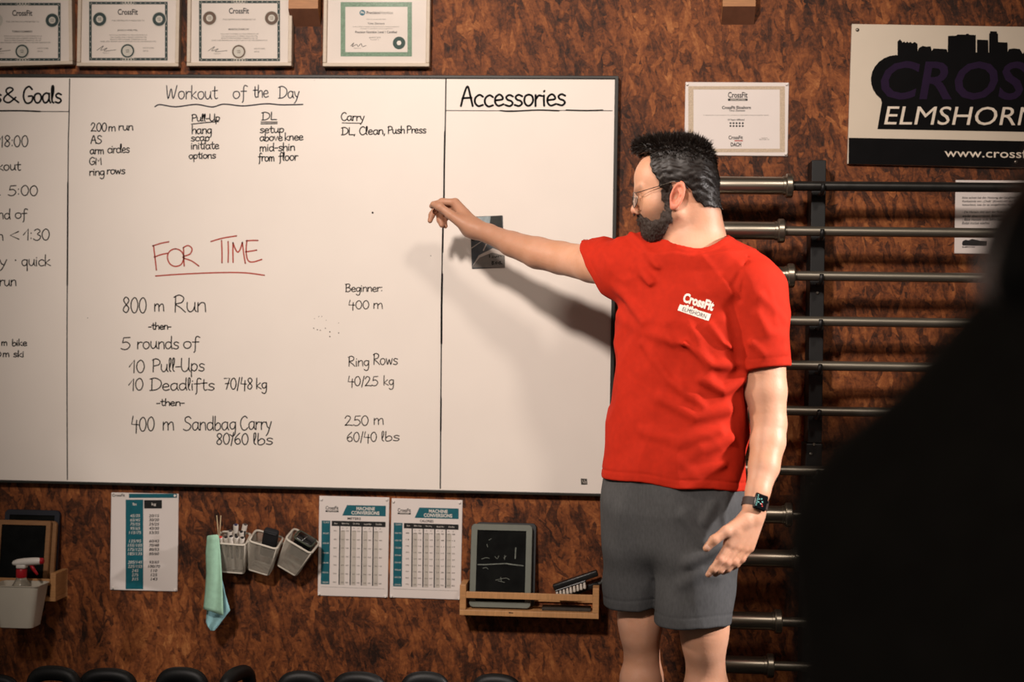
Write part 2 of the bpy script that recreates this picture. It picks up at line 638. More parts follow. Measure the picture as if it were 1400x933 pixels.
# headings
m = MB()
write(m, 'Workout', 227.5, 297, 135.6, 18.5, 1.3, -.006)
write(m, 'of', 318, 337, 134.5, 17.5, 1.3)
write(m, 'the', 346, 367, 133.5, 16.5, 1.3)
write(m, 'Day', 381, 409, 134, 16, 1.3)
line(m, [(212, 146), (219, 143.2), (240, 146.2), (268, 143), (290, 146.4), (306, 142.6), (330, 145), (345, 144), (365, 142), (385, 143.5), (414, 143)], 1.6)
m.build('title_writing', BLUEINK, board)
m = MB()
write(m, 'Accessories', 629, 773, 145.4, 27, 2.6, -.004)
m.build('accessories_writing', INK, board)
m = MB()
write(m, 's', -8, 1.5, 140, 20, 2.4)
write(m, '&', 3, 25.5, 140, 21, 2.2)
write(m, 'Goals', 31, 84, 141, 23, 2.4)
line(m, [(-20, 152), (25, 151.6), (55, 152.6)], 1.9)
m.build('heading_writing', INK, board)
# ruled lines
m = MB()
line(m, [(95.4, 108), (94.6, 160), (93.6, 200), (92.8, 300), (92, 420), (91.8, 520), (92.3, 656)], 1.3)
line(m, [(609.8, 108), (608.3, 200), (606.5, 275), (604.3, 370), (603, 520), (602, 668)], 1.5)
line(m, [(608.3, 180), (607.4, 230), (607, 275)], 2.0)
line(m, [(604.6, 375), (603.8, 420), (603.6, 470)], 2.4)
line(m, [(603, 545), (602.6, 590)], 2.0)
line(m, [(606, 300), (605, 345)], 2.2)
line(m, [(93, 250), (92.6, 320), (92.2, 390)], 1.9)
line(m, [(609, 151.3), (690, 151.6), (760, 151.2), (837, 151.6)], 0.9)
line(m, [(55, 152.6), (95, 152.8)], 1.0)
line(m, [(684, 151.5), (698, 152.4), (735, 150.8), (764, 151.6)], 1.8)
line(m, [(774, 150.8), (800, 151.4), (824, 151)], 1.8)
m.build('ruled_lines', INK, board)
# warm-up notes
m = MB()
for s, x0, x1, b, c, ri in [('200', 124, 146, 180, 12, -0.03), ('m', 148, 158, 179.5, 11, 0), ('run', 162, 182, 178.5, 11, -0.03), ('AS', 124, 139, 196.3, 11, 0), ('arm', 123, 142, 210.5, 10.5, 0), ('circles', 147, 177, 209.5, 11.5, -0.03), ('GM', 122, 139, 225.5, 10, -0.03), ('ring', 122, 143, 240, 10.5, 0), ('rows', 146, 171, 238.5, 10.5, -0.03)]:
    write(m, s, x0, x1, b, c, 1.35, ri)
m.build('warm_up_writing', INK, board)
m = MB()
for s, x0, x1, b, c, ri in [('Pull-Up', 262, 300.5, 166, 9.5, -0.02), ('hang', 262, 289.5, 183, 11.5, 0), ('scap', 261, 286, 193, 10, -0.01), ('initiate', 261, 299.5, 204.3, 10.5, -0.02), ('options', 258, 295, 217.5, 9.5, -0.03)]:
    write(m, s, x0, x1, b, c, 1.35, ri)
line(m, [(262, 170), (280, 168), (299, 166.5)], 1.3)
m.build('pull_up_writing', INK, board)
m = MB()
for s, x0, x1, b, c, ri in [('DL', 358, 378, 164.5, 10.5, -0.02), ('setup', 355, 388, 182, 10, -0.02), ('above', 355, 386, 193, 10, -0.02), ('knee', 389, 414.5, 192.3, 10.5, -0.02), ('mid-shin', 355, 403, 207, 11, -0.02), ('from', 353, 375, 220.5, 11, 0), ('floor', 381, 407, 220, 11.5, -0.03)]:
    write(m, s, x0, x1, b, c, 1.35, ri)
line(m, [(357, 167.2), (379, 167.2)], 1.3)
line(m, [(357, 169.6), (379, 169.2)], 1.3)
m.build('deadlift_writing', INK, board)
m = MB()
for s, x0, x1, b, c, ri in [('Carry', 466, 498, 165, 11, 0), ('DL,', 467, 486, 184.5, 10, 0), ('Clean,', 491, 527, 184.3, 11, -0.01), ('Push', 530, 553, 183, 10, -0.02), ('Press', 556, 582.5, 182.5, 10, -0.02)]:
    write(m, s, x0, x1, b, c, 1.35, ri)
line(m, [(468, 168.3), (494, 168.8)], 1.1)
m.build('carry_writing', INK, board)
# the left column
for words_, w_ in [([('18:00', -2, 38.5, 201, 16)], 1.35), ([('kout', -3, 28, 233, 13)], 1.35), ([('.', -2, 2, 267.5, 14), ('5:00', 11, 52, 267.5, 14.5)], 1.35),
                   ([('nd', -3, 14, 299.5, 14), ('of', 20, 37, 299, 13.5)], 1.35), ([('n', -4, 4.5, 328.5, 14), ('<', 13, 27, 329, 16), ('1:30', 32, 68, 328.5, 16)], 1.35),
                   ([('y', -1, 9.5, 363.5, 15), ('*', 19, 24, 362, 16), ('quick', 29, 69, 363.5, 15)], 1.35), ([('run', -1, 22.5, 391, 14)], 1.35),
                   ([('m', 2, 10, 472.5, 9), ('bike', 16.5, 37, 473, 9)], 1.35), ([('0', -5, 2, 488, 7), ('m', 4, 13, 488, 9), ('ski', 18, 33, 488.3, 9)], 1.35)]:
    m = MB()
    for s, x0, x1, b, c in words_:
        write(m, s, x0, x1, b, c, w_)
    m.build('goals_writing', INK, board)
# FOR TIME in red capitals
m = MB()
for st in ([(209, 336.5), (220, 333), (231, 330.8)], [(210, 336), (212, 352), (214, 369.5)], [(211, 351.8), (220, 348.5), (229, 346.5)],
           [(240, 340.5), (232, 344), (229, 352), (232.5, 361), (240, 364.5), (248, 361.5), (251.3, 352), (248, 344), (240, 340.5)],
           [(251, 338.5), (251.4, 352), (252, 364)], [(250.5, 339), (257, 336), (262.5, 340), (260, 347.5), (250, 352), (262, 357), (272, 364)],
           [(288.5, 330.5), (304, 326), (323.5, 322.7)], [(303, 329), (303.6, 345), (303.6, 359.5)], [(312, 330.5), (312.3, 345), (312, 359)],
           [(318.8, 359), (318.5, 345), (318.6, 332)], [(318.6, 332), (322, 341), (325.3, 345), (328.5, 341), (331.5, 331.5)],
           [(331.5, 331.5), (333, 345), (335.5, 360.3)], [(337, 329.5), (345, 329), (352.8, 329)],
           [(337.6, 329), (336.6, 342), (337.6, 352), (340.5, 357.5), (347, 358.3), (358, 355)], [(336, 344.5), (343, 343.6), (351, 342.2)],
           [(213, 377.6), (250, 375), (300, 373), (335, 373.3), (361.5, 376.6)]):
    line(m, st, 1.7)
m.build('red_writing', REDINK, board)
# the workout
for words_ in [[('800', 167, 200.5, 428, 22, 0), ('m', 210, 224.5, 426, 18, 0), ('Run', 237, 282, 427, 23, -.01)], [('-then-', 203, 234, 450.5, 9.5, 0)],
               [('5', 165, 178.5, 478, 17.5, 0), ('rounds', 187, 244.5, 477, 17, 0), ('of', 250, 272, 476.5, 16.5, 0)], [('10', 177, 198, 509.5, 18, 0), ('Pull-Ups', 208, 279.5, 508.5, 18, -.01)],
               [('10', 176, 196, 534, 17, 0), ('Deadlifts', 205, 293, 534, 16.5, -.005), ('70/48', 306, 345.5, 532.5, 16, 0), ('kg', 350, 365, 532, 14.5, 0)], [('-then-', 214, 252, 555, 9.5, 0)],
               [('400', 179, 211.5, 589.5, 20, 0), ('m', 222, 238.5, 588.5, 20, 0), ('Sandbag', 251, 322.5, 588.5, 19, 0), ('Carry', 328, 371, 588, 19, -.02)],
               [('80/60', 295, 339.5, 608, 16, 0), ('lbs', 346, 373, 608, 15.5, 0)]]:
    m = MB()
    for s, x0, x1, b, c, ri in words_:
        write(m, s, x0, x1, b, c, 1.4, ri)
    m.build('workout_writing', INK, board)
for rows in ([('Beginner:', 472, 523, 399, 10.5, 0), ('400', 476, 504.5, 422.5, 12, 0), ('m', 510, 523.5, 422, 13, 0)],
             [('Ring', 476, 504.5, 501, 13.5, 0), ('Rows', 510, 543.5, 499, 15, 0), ('40/25', 475, 517, 528, 13.5, 0), ('kg', 524, 538.5, 527, 13, 0)],
             [('250', 471, 504, 582, 14, 0), ('m', 510, 524.5, 581, 15, 0), ('60/40', 474, 515, 604, 13.5, 0), ('lbs', 521, 546, 603.5, 13, -.03)]):
    m = MB()
    for s, x0, x1, b, c, ri in rows:
        write(m, s, x0, x1, b, c, 1.2, ri)
    m.build('beginner_writing', THININK, board)
# specks and the small printed mark in the corner
m = MB()
for x, y, r in [(509.5, 291, 1.5), (429, 449, .8), (434, 451, .8), (438, 452, .7), (445, 449, .7), (451, 454, .9), (451, 460.5, .9), (463, 455.5, .8),
                (430, 436, .5), (436, 433, .5), (440, 433, .5), (446, 438, .5), (463, 442, .5), (120, 435, .6), (589, 350, .6), (430, 110, .4)]:
    m.disc(BL(x, y), r * 0.0022, -0.0004, 8)
m.build('ink_specks', THININK, board)
m = MB()
m.quad([BL(794, 654.5), BL(802.5, 655), BL(803, 663), BL(794.5, 663)], -0.0004)
m.build('corner_mark', mat('corner_mark_print', (62, 58, 52), 0.6), board)
m = MB()
for q in [((796, 657), (798, 661)), ((799, 656), (799.5, 661.5)), ((801, 658), (801.5, 662))]:
    m.ribbon([BL(*q[0]), BL(*q[1])], 0.0018, -0.0008)
m.build('corner_mark_strokes', mat('board_print_light', (190, 180, 168), 0.6), board)
# ------------------------------------------------------------------ things hung on the wall
CREAM = mat('cream_painted_wood', (206, 190, 170), 0.5, var=0.06, vscale=30, stretch=(1, 1, 8))
PAPER = mat('paper_white', (218, 207, 197), 0.55, var=0.03, vscale=8)
LAMI = mat('laminated_paper', (228, 218, 212), 0.33, var=0.02, vscale=8, spec=0.5)
TEALINK = mat('dark_teal_print', (40, 58, 56), 0.6, var=0.2, vscale=120)
GREYINK = mat('grey_print', (92, 88, 82), 0.6, var=0.2, vscale=90)
BLACKINK = mat('black_print', (22, 21, 20), 0.55, var=0.15, vscale=90)
GREENINK = mat('green_print', (112, 140, 116), 0.6, var=0.3, vscale=260)
TEAL = mat('teal_print', (12, 92, 104), 0.5, var=0.12, vscale=60)
BROWNINK = mat('brown_print', (96, 74, 58), 0.6, var=0.2, vscale=90)
WHITEINK = mat('white_print', (224, 216, 206), 0.55, var=0.02)
GLASS = bpy.data.materials.new('picture_glass')
GLASS.use_nodes = True
_nt = GLASS.node_tree
_nt.nodes.remove(_nt.nodes['Principled BSDF'])
_tr, _gl, _mx, _fz = (_nt.nodes.new(t) for t in ('ShaderNodeBsdfTransparent', 'ShaderNodeBsdfGlossy', 'ShaderNodeMixShader', 'ShaderNodeFresnel'))
_gl.inputs['Roughness'].default_value = 0.12
_fz.inputs['IOR'].default_value = 1.06
_nt.links.new(_fz.outputs[0], _mx.inputs[0])
_nt.links.new(_tr.outputs[0], _mx.inputs[1])
_nt.links.new(_gl.outputs[0], _mx.inputs[2])
_nt.links.new(_mx.outputs[0], _nt.nodes['Material Output'].inputs['Surface'])
CG = 'framed certificates above the whiteboard'


def framed(label, tl, tr, br, bl, d=0.028):
    s = Sheet(tl, tr, br, bl, d)
    root = empty('framed_certificate', s.loc, s.rot)
    props(root, label, 'certificate', CG)
    a, b, fw = s.w / 2, s.h / 2, 0.011
    m = MB()
    for x0, z0, x1, z1 in ((-a, b - fw, a, b), (-a, -b, a, -b + fw), (-a, -b + fw, -a + fw, b - fw), (a - fw, -b + fw, a, b - fw)):
        m.box((x0, 0, z0), (x1, d, z1), 0.002)
    m.build('frame', CREAM, root)
    sh = MB().box((-a + fw, 0.009, -b + fw), (a - fw, d - 0.002, b - fw)).build('sheet', PAPER, root)
    g = MB()
    g.quad([(-a + fw, -b + fw), (a - fw, -b + fw), (a - fw, b - fw), (-a + fw, b - fw)], 0.005)
    g.build('glass', GLASS, root)
    return s, root, sh


def course_certificate(label, tl, tr, br, bl, x0, x1, y0, y1, name, left_seal, right_seal, seal_mat):
    s, root, sh = framed(label, tl, tr, br, bl)
    Y = 0.0086
    e = MB()
    t = 3.6
    for q in ((x0, y0, x1, y0 + t), (x0, y1 - t, x1, y1), (x0, y0 + t, x0 + t, y1 - t), (x1 - t, y0 + t, x1, y1 - t)):
        s.box(e, *q, y=Y)
    e.build('printed_border', TEALINK, sh)
    e = MB()
    for k in range(16):
        x = x0 + (k + .5) * (x1 - x0) / 16
        s.box(e, x - .8, y1 - 2.2, x + .8, y1 - 1.4, y=Y - .0003)
        s.box(e, x - .8, y0 + 1.4, x + .8, y0 + 2.2, y=Y - .0003)
    for k in range(11):
        y = y0 + (k + .5) * (y1 - y0) / 11
        s.box(e, x0 + 1.4, y - .8, x0 + 2.2, y + .8, y=Y - .0003)
        s.box(e, x1 - 2.2, y - .8, x1 - 1.4, y + .8, y=Y - .0003)
    cx = (x0 + x1) / 2
    sc = s.w / abs(tr[0] - tl[0])
    for px, py in ((x0 + 14.5, y0 + 24), (x1 - 11.5, y0 + 24), (cx - 1, y1 - 13)):
        e.disc(s.L(px, py), 10 * sc, Y - .0003)
    for dx in (-6, -2, 2, 6):
        e.ring(s.L(cx + dx, y1 - 1.5), 2.2 * sc, 1.3 * sc, Y - .0005, 12)
        e.ring(s.L(cx + dx, y0 + 1.5), 2.2 * sc, 1.3 * sc, Y - .0005, 12)
    e.build('border_ornament', mat('pale_print', (196, 190, 178), 0.6), sh)
    for on, px, py, ra in ((left_seal, x0 + 14.5, y0 + 24, 9), (right_seal, x1 - 11.5, y0 + 24, 9), (True, cx - 1, y1 - 13, 9)):
        if on:
            e = MB()
            wide = ra * (0.52 if py < y1 - 20 else 0.78)
            e.ring(s.L(px, py), ra * sc, wide * sc, Y - .0006)
            s.text(e, 'LEVEL', px - 2.6, px + 2.6, py - 2.2, py - .4, .01, Y - .0006)
            s.text(e, 'ONE', px - 2.2, px + 2.2, py + .4, py + 2.2, .01, Y - .0006)
            e.build('seal', seal_mat, sh)
    e = MB()
    s.text(e, 'CrossFit', cx - 14.5, cx + 13, y0 + 10, y0 + 18, .022, Y)
    e.build('logo_lettering', BLACKINK, sh)
    e = MB()
    s.text(e, 'THIS CERTIFICATE IS PRESENTED TO', cx - 23, cx + 22, y0 + 25, y0 + 26.8, 0, Y)
    s.text(e, name, cx - 15, cx + 13, y0 + 38, y0 + 40.6, .02, Y)
    for k, hw in enumerate((26, 25, 25, 38)):
        s.text(e, ('WHO HAS SATISFIED ALL REQUIREMENTS OF', 'THE COURSE AND IS HEREBY GRANTED THE', 'RIGHTS PERTAINING THERETO AS OF', 'LEVEL ONE TRAINER AND IS ENTITLED TO USE THE DESIGNATION')[k],
               cx - hw, cx + hw, y0 + 45 + k * 2.9, y0 + 46.6 + k * 2.9, 0, Y)
    e.ribbon([s.L(*q) for q in smooth_curve([(cx - 43, y1 - 14), (cx - 34, y1 - 20), (cx - 38, y1 - 14), (cx - 29, y1 - 17), (cx - 33, y1 - 13), (cx - 17, y1 - 14.5)], 6)], .0016, Y)
    s.text(e, 'Signature', cx - 35, cx - 26, y1 - 11, y1 - 9.4, 0, Y)
    s.text(e, 'DATE OF COURSE', cx + 20, cx + 35, y1 - 18, y1 - 16.2, 0, Y)
    s.text(e, '2016', cx + 20, cx + 27, y1 - 14, y1 - 12.2, 0, Y)
    e.build('certificate_text', GREYINK, sh)


course_certificate('cream framed certificate at the left edge, hanging slightly tilted', (-48, -13), (99.5, -17), (97.6, 87.6), (-47, 92.5), -22, 81.5, 3, 82.5,
                   'TOBIAS GUMMERS', False, True, TEALINK)
course_certificate('cream framed certificate with dark green border and two grey-green side seals', (107.8, -15), (245.8, -15), (244.2, 91.2), (103.4, 90.2), 120.5, 228, 1.5, 82,
                   'JESSICA FREUTEL', True, True, TEALINK)
course_certificate('cream framed certificate with brown side seals, left of a wooden block', (256.2, -15), (399.4, -15), (398.8, 89.8), (255.2, 90.8), 271, 382, 0, 83,
                   'MARION DUNKOW', True, True, BROWNINK)
# the green one
s, root, sh = framed('cream framed certificate with pale green patterned border and dark round seal', (442.5, -16), (588, -16), (587.3, 91), (441.2, 91))
Y = 0.0086
e = MB()
for q in ((465, 2, 562.6, 8.4), (465, 70.6, 562.6, 76.5), (465, 8.4, 471.4, 70.6), (556.6, 8.4, 562.6, 70.6)):
    s.box(e, *q, y=Y)
e.build('printed_border', GREENINK, sh)
e = MB()
s.text(e, 'Precision', 500.5, 519, 14.5, 18.5, .02, Y)
s.text(e, 'Timo Ziemann', 502, 525, 30, 32.6, .01, Y)
s.text(e, 'Precision Nutrition Level 1 Certified', 485, 542, 41.4, 44.8, .015, Y)
s.text(e, 'AUGUST 2019', 504, 519.5, 49.6, 51.4, 0, Y)
e.build('certificate_text', BLACKINK, sh)
e = MB()
s.text(e, 'Nutrition', 519.5, 536.6, 14.5, 18.5, 0, Y)
s.text(e, 'This is to certify that', 500, 527, 24.8, 26.6, 0, Y)
s.text(e, 'has successfully completed all requirements and is hereby recognised as', 481.5, 545, 35, 36.6, 0, Y)
s.text(e, 'meeting the standards of the programme', 492, 536, 37.6, 39.2, 0, Y)
s.text(e, 'Level 1', 506, 517, 52.6, 54.2, 0, Y)
e.ribbon([s.L(*q) for q in smooth_curve([(479, 62), (483, 58), (481, 63), (487, 60), (489, 63), (493, 59), (495, 63), (500, 61.5)], 6)], .0018, Y)
s.text(e, 'Signature', 483, 493, 64.4, 66, 0, Y)
e.build('small_text', GREYINK, sh)
sc = s.w / 145.5
e = MB().disc(s.L(494.8, 16.6), 3.9 * sc, Y)
e.build('hexagon_logo', mat('blue_green_print', (40, 104, 120), 0.6), sh)
e = MB().disc(s.L(545, 58), 8.6 * sc, Y)
e.build('round_seal', mat('bottle_green_print', (30, 62, 54), 0.6), sh)
e = MB().disc(s.L(545, 58), 3.4 * sc, Y - .0003, 6)
s.text(e, 'PN', 492.6, 497, 15, 18, .03, Y - .0003)
e.build('seal_centre', WHITEINK, sh)

# wooden beam ends that stick out of the wall above
BEAM = mat('planed_pine', (176, 122, 76), 0.55, var=0.16, vscale=7, stretch=(3, 3, 24))
BEAM2 = mat('pine_end_grain', (112, 72, 52), 0.6, var=0.15, vscale=30)


def beam(label, x0, x1, yb, tilt=0.0):
    a, b = P(x0, yb, 0), P(x1, yb, 0)
    root = empty('wooden_block', ((a.x + b.x) / 2, 0, a.z), (0, 0, 0))
    props(root, label, 'wood block', 'pine blocks fixed high on the wall')
    w2 = (b.x - a.x) / 2
    # a stud with its lower end sawn off at a slant
    pr = [(0, .001), (-.045, .044), (-.045, .30), (0, .30)]
    m = MB()
    m.add([(-w2, y, z) for y, z in pr] + [(w2, y, z) for y, z in pr], [(0, 1, 2, 3), (7, 6, 5, 4), (1, 5, 6, 2), (2, 6, 7, 3), (3, 7, 4, 0), (0, 4, 5, 1)])
    m.build('block_body', BEAM, root)
    m = MB()
    m.add([(-w2, 0, 0), (-w2, -.0452, .0432), (w2, -.0452, .0432), (w2, 0, 0), (-w2, 0, .0012), (-w2, -.0448, .044), (w2, -.0448, .044), (w2, 0, .0012)],
          [(0, 1, 2, 3), (4, 7, 6, 5), (0, 4, 5, 1), (1, 5, 6, 2), (2, 6, 7, 3), (3, 7, 4, 0)])
    m.build('underside', BEAM2, root)
    return root


beam('pale pine block between the two right framed certificates', 398.5, 438.5, 36.5)
beam('pale pine block at the top edge above the small laminated certificate', 986, 1030.5, 34)

# laminated affiliate certificate behind the man's head
PINM = mat('clear_pin', (236, 230, 224), 0.3, var=0.03)


def pins(s, root, pts, r=0.004):
    for q in pts:
        l = s.L(*q)
        MB().lathe([(0, r * .7), (.004, r), (.006, r * .8), (.0065, 0)], (l.x, 0.001, l.y), (0, -1, 0), 12).build('push_pin', PINM, root, True, 40)


def sheet(name, label, cat, tl, tr, br, bl, group=None, d=0.004, m=LAMI, curl=0.0):
    s = Sheet(tl, tr, br, bl, d)
    root = empty(name, s.loc, s.rot)
    props(root, label, cat, group)
    a, b = s.w / 2, s.h / 2
    mb = MB()
    mb.box((-a, 0, -b), (a, d, b), 0.0012, 1)
    sh = mb.build('sheet', m, root)
    return s, root, sh


s, root, sh = sheet('affiliate_certificate', 'laminated certificate with beige border pinned behind the man\'s head', 'certificate',
                    (936.8, 112.4), (1078.4, 112.8), (1077, 213.8), (935.6, 212.2))
Y = -0.0004
BEIGE = mat('beige_guilloche_print', (196, 176, 152), 0.6, var=0.22, vscale=330)
e = MB()
for q in ((941, 118, 1073, 122.5), (941, 203.5, 1073, 208.5), (941, 122.5, 948, 203.5), (1066, 122.5, 1073, 203.5)):
    s.box(e, *q, y=Y)
e.build('printed_border', BEIGE, sh)
e = MB()
s.text(e, 'CrossFit', 995.2, 1022, 126, 134, .022, Y)
s.box(e, 995.2, 135, 1022, 138, y=Y)
s.text(e, 'CrossFit Elmshorn', 987, 1026.5, 145, 149.4, .03, Y)
s.text(e, 'Timo Ziemann', 996.5, 1018.5, 150, 152.6, .02, Y)
s.text(e, '10 Years Affiliated', 995, 1017.6, 162.6, 165.2, .02, Y)
for k in range(5):
    for j in range(2):
        e.disc(s.L(998.6 + k * 4.2, 168.6 + j * 3.9), .0032, Y, 5)
s.text(e, 'CrossFit', 996, 1015.6, 185.6, 190.8, .022, Y)
s.text(e, 'DACH', 999, 1013.2, 195, 200.6, .03, Y)
e.build('certificate_text', BLACKINK, sh)
e = MB()
s.text(e, 'AFFILIATED', 998, 1019, 135.6, 137.5, .02, Y - .0003)
e.build('logo_lettering', WHITEINK, sh)
e = MB()
s.text(e, 'In appreciation of your service to the community in daily health building and together success', 962, 1051, 157, 158.6, 0, Y)
s.text(e, 'issued on', 1041, 1049, 188, 189.4, 0, Y)
s.text(e, '2023-06-16', 1038, 1051.5, 190, 191.6, 0, Y)
s.text(e, 'since 2013', 966, 976, 191, 192.6, 0, Y)
e.build('small_text', GREYINK, sh)
e = MB()
s.box(e, 1004, 192, 1015.6, 193.4, y=Y)
e.build('red_stripe', mat('red_print', (170, 60, 48), 0.6), sh)
pins(s, root, [(939.4, 115.5), (1075.4, 115.6), (1074.2, 210.6)])

# conversion charts and the weight chart
CHG = 'laminated charts pinned below the whiteboard'


def chart(label, word, tl, tr, br, bl, rows, labels, nums):
    s, root, sh = sheet('machine_conversion_chart', label, 'chart', tl, tr, br, bl, CHG)
    Y = -0.0004

    def M(u, v):
        """0..1 across and down the sheet -> photo pixel"""
        a = (tl[0] + (tr[0] - tl[0]) * u, tl[1] + (tr[1] - tl[1]) * u)
        b = (bl[0] + (br[0] - bl[0]) * u, bl[1] + (br[1] - bl[1]) * u)
        return (a[0] + (b[0] - a[0]) * v, a[1] + (b[1] - a[1]) * v)

    def q(mb, u0, v0, u1, v1, y=Y):
        mb.quad([s.L(*M(u0, v0)), s.L(*M(u1, v0)), s.L(*M(u1, v1)), s.L(*M(u0, v1))], y)

    def t(mb, txt, u0, u1, v0, v1, bold=0.0, y=Y):
        v, f = text_geo(txt, bold)
        lo, hi = v.min(0), v.max(0)
        out = []
        for p in v:
            a, b = (p - lo) / (hi - lo)
            l = s.L(*M(u0 + (u1 - u0) * a, v1 + (v0 - v1) * b))
            out.append((l.x, y, l.y))
        mb.add(out, f)
    e = MB()
    e.quad([s.L(*M(.40, .085)), s.L(*M(.955, .085)), s.L(*M(.955, .19)), s.L(*M(.335, .19))], Y)
    q(e, .042, .245, .165, .885)
    e.build('teal_panels', TEAL, sh)
    e = MB()
    t(e, 'MACHINE', .535, .80, .10, .135, .025, Y - .0003)
    t(e, 'CONVERSIONS', .465, .865, .142, .178, .025, Y - .0003)
    for k, l in enumerate(labels):
        v = .27 + .6 * (k + .05) / (len(labels) - .9) if k else .262
        t(e, l, .062, .148, v - .008, v + .008, .0, Y - .0003)
    q(e, .96, .5, .961, .501)
    e.build('white_lettering', WHITEINK, sh)
    e = MB()
    t(e, 'CrossFit', .095, .28, .098, .135, .022)
    q(e, .095, .142, .28, .158)
    t(e, word, .41, .60, .207, .232, .02)
    q(e, .185, .245, .955, .298)
    for u in (.295, .452, .612, .772):
        q(e, u, .298, u + .016, .885)
    e.build('black_print_panels', BLACKINK, sh)
    e = MB()
    for u0, u1, w_ in ((.225, .27, 'Row'), (.33, .43, 'Bike Erg'), (.49, .58, 'Ski Erg'), (.645, .75, 'Assault Bike'), (.815, .90, 'Echo Bike')):
        t(e, w_, u0, u1, .263, .279, 0, Y - .0003)
    t(e, 'AFFILIATE', .12, .255, .145, .155, .01, Y - .0003)
    e.build('header_lettering', WHITEINK, sh)
    e = MB()
    for u in (.315, .475, .635, .792):
        q(e, u, .34, u + .062, .885)
    e.build('shaded_columns', mat('light_grey_print', (192, 183, 172), 0.6), sh)
    e = MB()
    for r in range(rows):
        v = .345 + .515 * r / (rows - 1)
        t(e, nums[r], .215, .26, v - .006, v + .006, 0, Y - .0004)
        for i, u in enumerate((.325, .39, .485, .55, .645, .71, .80, .865)):
            n = str(int(int(nums[r]) * (0.8, 1.0, 1.9, 2.1, 0.6, .7, .9, 1.1)[i]))
            t(e, n, u, u + .042, v - .006, v + .006, 0, Y - .0004)
    for i, u in enumerate((.335, .40, .495, .56, .655, .72, .81, .875)):
        t(e, 'F' if i % 2 else 'M', u, u + .016, .312, .324, 0, Y - .0004)
    q(e, .045, .91, .95, .912)
    e.build('table_figures', GREYINK, sh)
    pins(s, root, [M(.035, .03), M(.968, .022), M(.965, .985), M(.02, .985)])


chart('laminated METERS conversion chart with teal header, pinned beside the mesh baskets', 'METERS', (436.4, 678.6), (532, 680.2), (530.4, 818), (434.4, 814.4), 7,
      ['TOTAL DISTANCE', 'SHORT', '0:30-1:00', '1:00-2:00', '2:00-4:00', '4:00-10:00', '10:00-20:00'], ['250', '400', '500', '750', '1000', '1500', '2000'])
chart('laminated CALORIES conversion chart with teal header, right of the METERS chart', 'CALORIES', (534.8, 681.6), (631.6, 684.2), (630.6, 820.6), (533.2, 817.4), 9,
      ['TOTAL DURATION', '0:30-1:00', '1:00-1:30', '1:30-2:00', '2:00-3:00', '3:00-4:00', '4:00-6:00', '6:00-10:00', '10:00-20:00'], ['8', '12', '16', '20', '25', '30', '40', '50', '75'])

s, root, sh = sheet('weight_chart', 'laminated pounds to kilograms chart with one teal column', 'chart', (151, 674), (243.6, 675.2), (243, 809.6), (151.4, 806.6), CHG)
e = MB()
s.box(e, 172, 683.5, 196, 805.8, y=Y)
s.box(e, 176.5, 675.4, 242, 681, y=Y)
e.build('teal_panels', TEAL, sh)
e = MB()
s.box(e, 197.2, 684, 221.5, 695.6, y=Y)
s.text(e, 'CrossFit', 153.5, 171, 675.6, 679.4, .02, Y)
LB = ['45/35', '65/45', '75/55', '95/65', '115/75', None, '135/95', '155/105', '175/125', '185/135', None, '205/145', '225/155', '245', '275', '315']
KG = ['20/15', '30/20', '35/25', '43/30', '53/35', None, '60/43', '70/48', '80/53', '85/60', None, '93/65', '100/70', '110', '125', '143']
for k, (a, b) in enumerate(zip(LB, KG)):
    y = 703.4 + k * 5.78
    if b:
        hw = 1.45 * len(b) - (.6 if '/' in b else 0)
        s.text(e, b, 210.5 - hw, 210.5 + hw, y, y + 4, .02, Y, .8)
e.build('black_figures', BLACKINK, sh)
e = MB()
s.text(e, 'lbs', 181.6, 187, 687.6, 691.4, .01, Y - .0003)
s.text(e, 'kg', 207.6, 213.6, 687.8, 692.4, .01, Y - .0003)
for k, (a, b) in enumerate(zip(LB, KG)):
    y = 703.4 + k * 5.78
    if a:
        hw = 1.45 * len(a) - (.6 if '/' in a else 0)
        s.text(e, a, 184.6 - hw, 184.6 + hw, y, y + 4, .0, Y - .0003, .8)
e.build('white_figures', WHITEINK, sh)
pins(s, root, [(154.6, 804), (240, 807), (239.6, 678)])

# notice behind the barbells
s, root, sh = sheet('chalk_notice', 'white printed notice pinned behind the upper barbells under the large sign', 'notice', (1306.6, 246.6), (1456, 247.4), (1455, 349), (1304.6, 346.6))
e = MB()
for k, tx in enumerate(['bitte achtet bei der Nutzung der Langhanteln darauf, dass ihr keine', 'Rückstände von „Chalk“ (Kreide) mit der Bürste entfernt und alles so',
                        'hinterlasst, wie ihr es vorgefunden habt.', None, '- Die Hanteln sind nach der Nutzung zu reinigen und', 'wieder einzusortieren. Bitte keine', '- Bitte Hanteln nicht fallen lassen und den', 'Boden trocken wischen.']):
    if tx:
        y = 269 + k * 4.9
        s.text(e, tx, 1315, 1315 + len(tx) * 1.72, y, y + 3.8, .01, Y, .9)
s.text(e, 'Liebe Mitglieder,', 1315, 1345, 254, 258, .01, Y)
e.build('notice_text', BLACKINK, sh)
e = MB()
e.quad([s.L(*q) for q in [(1315, 334), (1316, 330), (1320, 328), (1324, 329), (1329, 327), (1334, 328), (1340, 329.5), (1350, 330), (1349, 336.5), (1316, 336)]], Y)
s.text(e, 'ELMSHORN', 1315.5, 1333, 337, 339, .03, Y)
e.build('small_logo', BLACKINK, sh)
pins(s, root, [(1308.8, 248.6)])

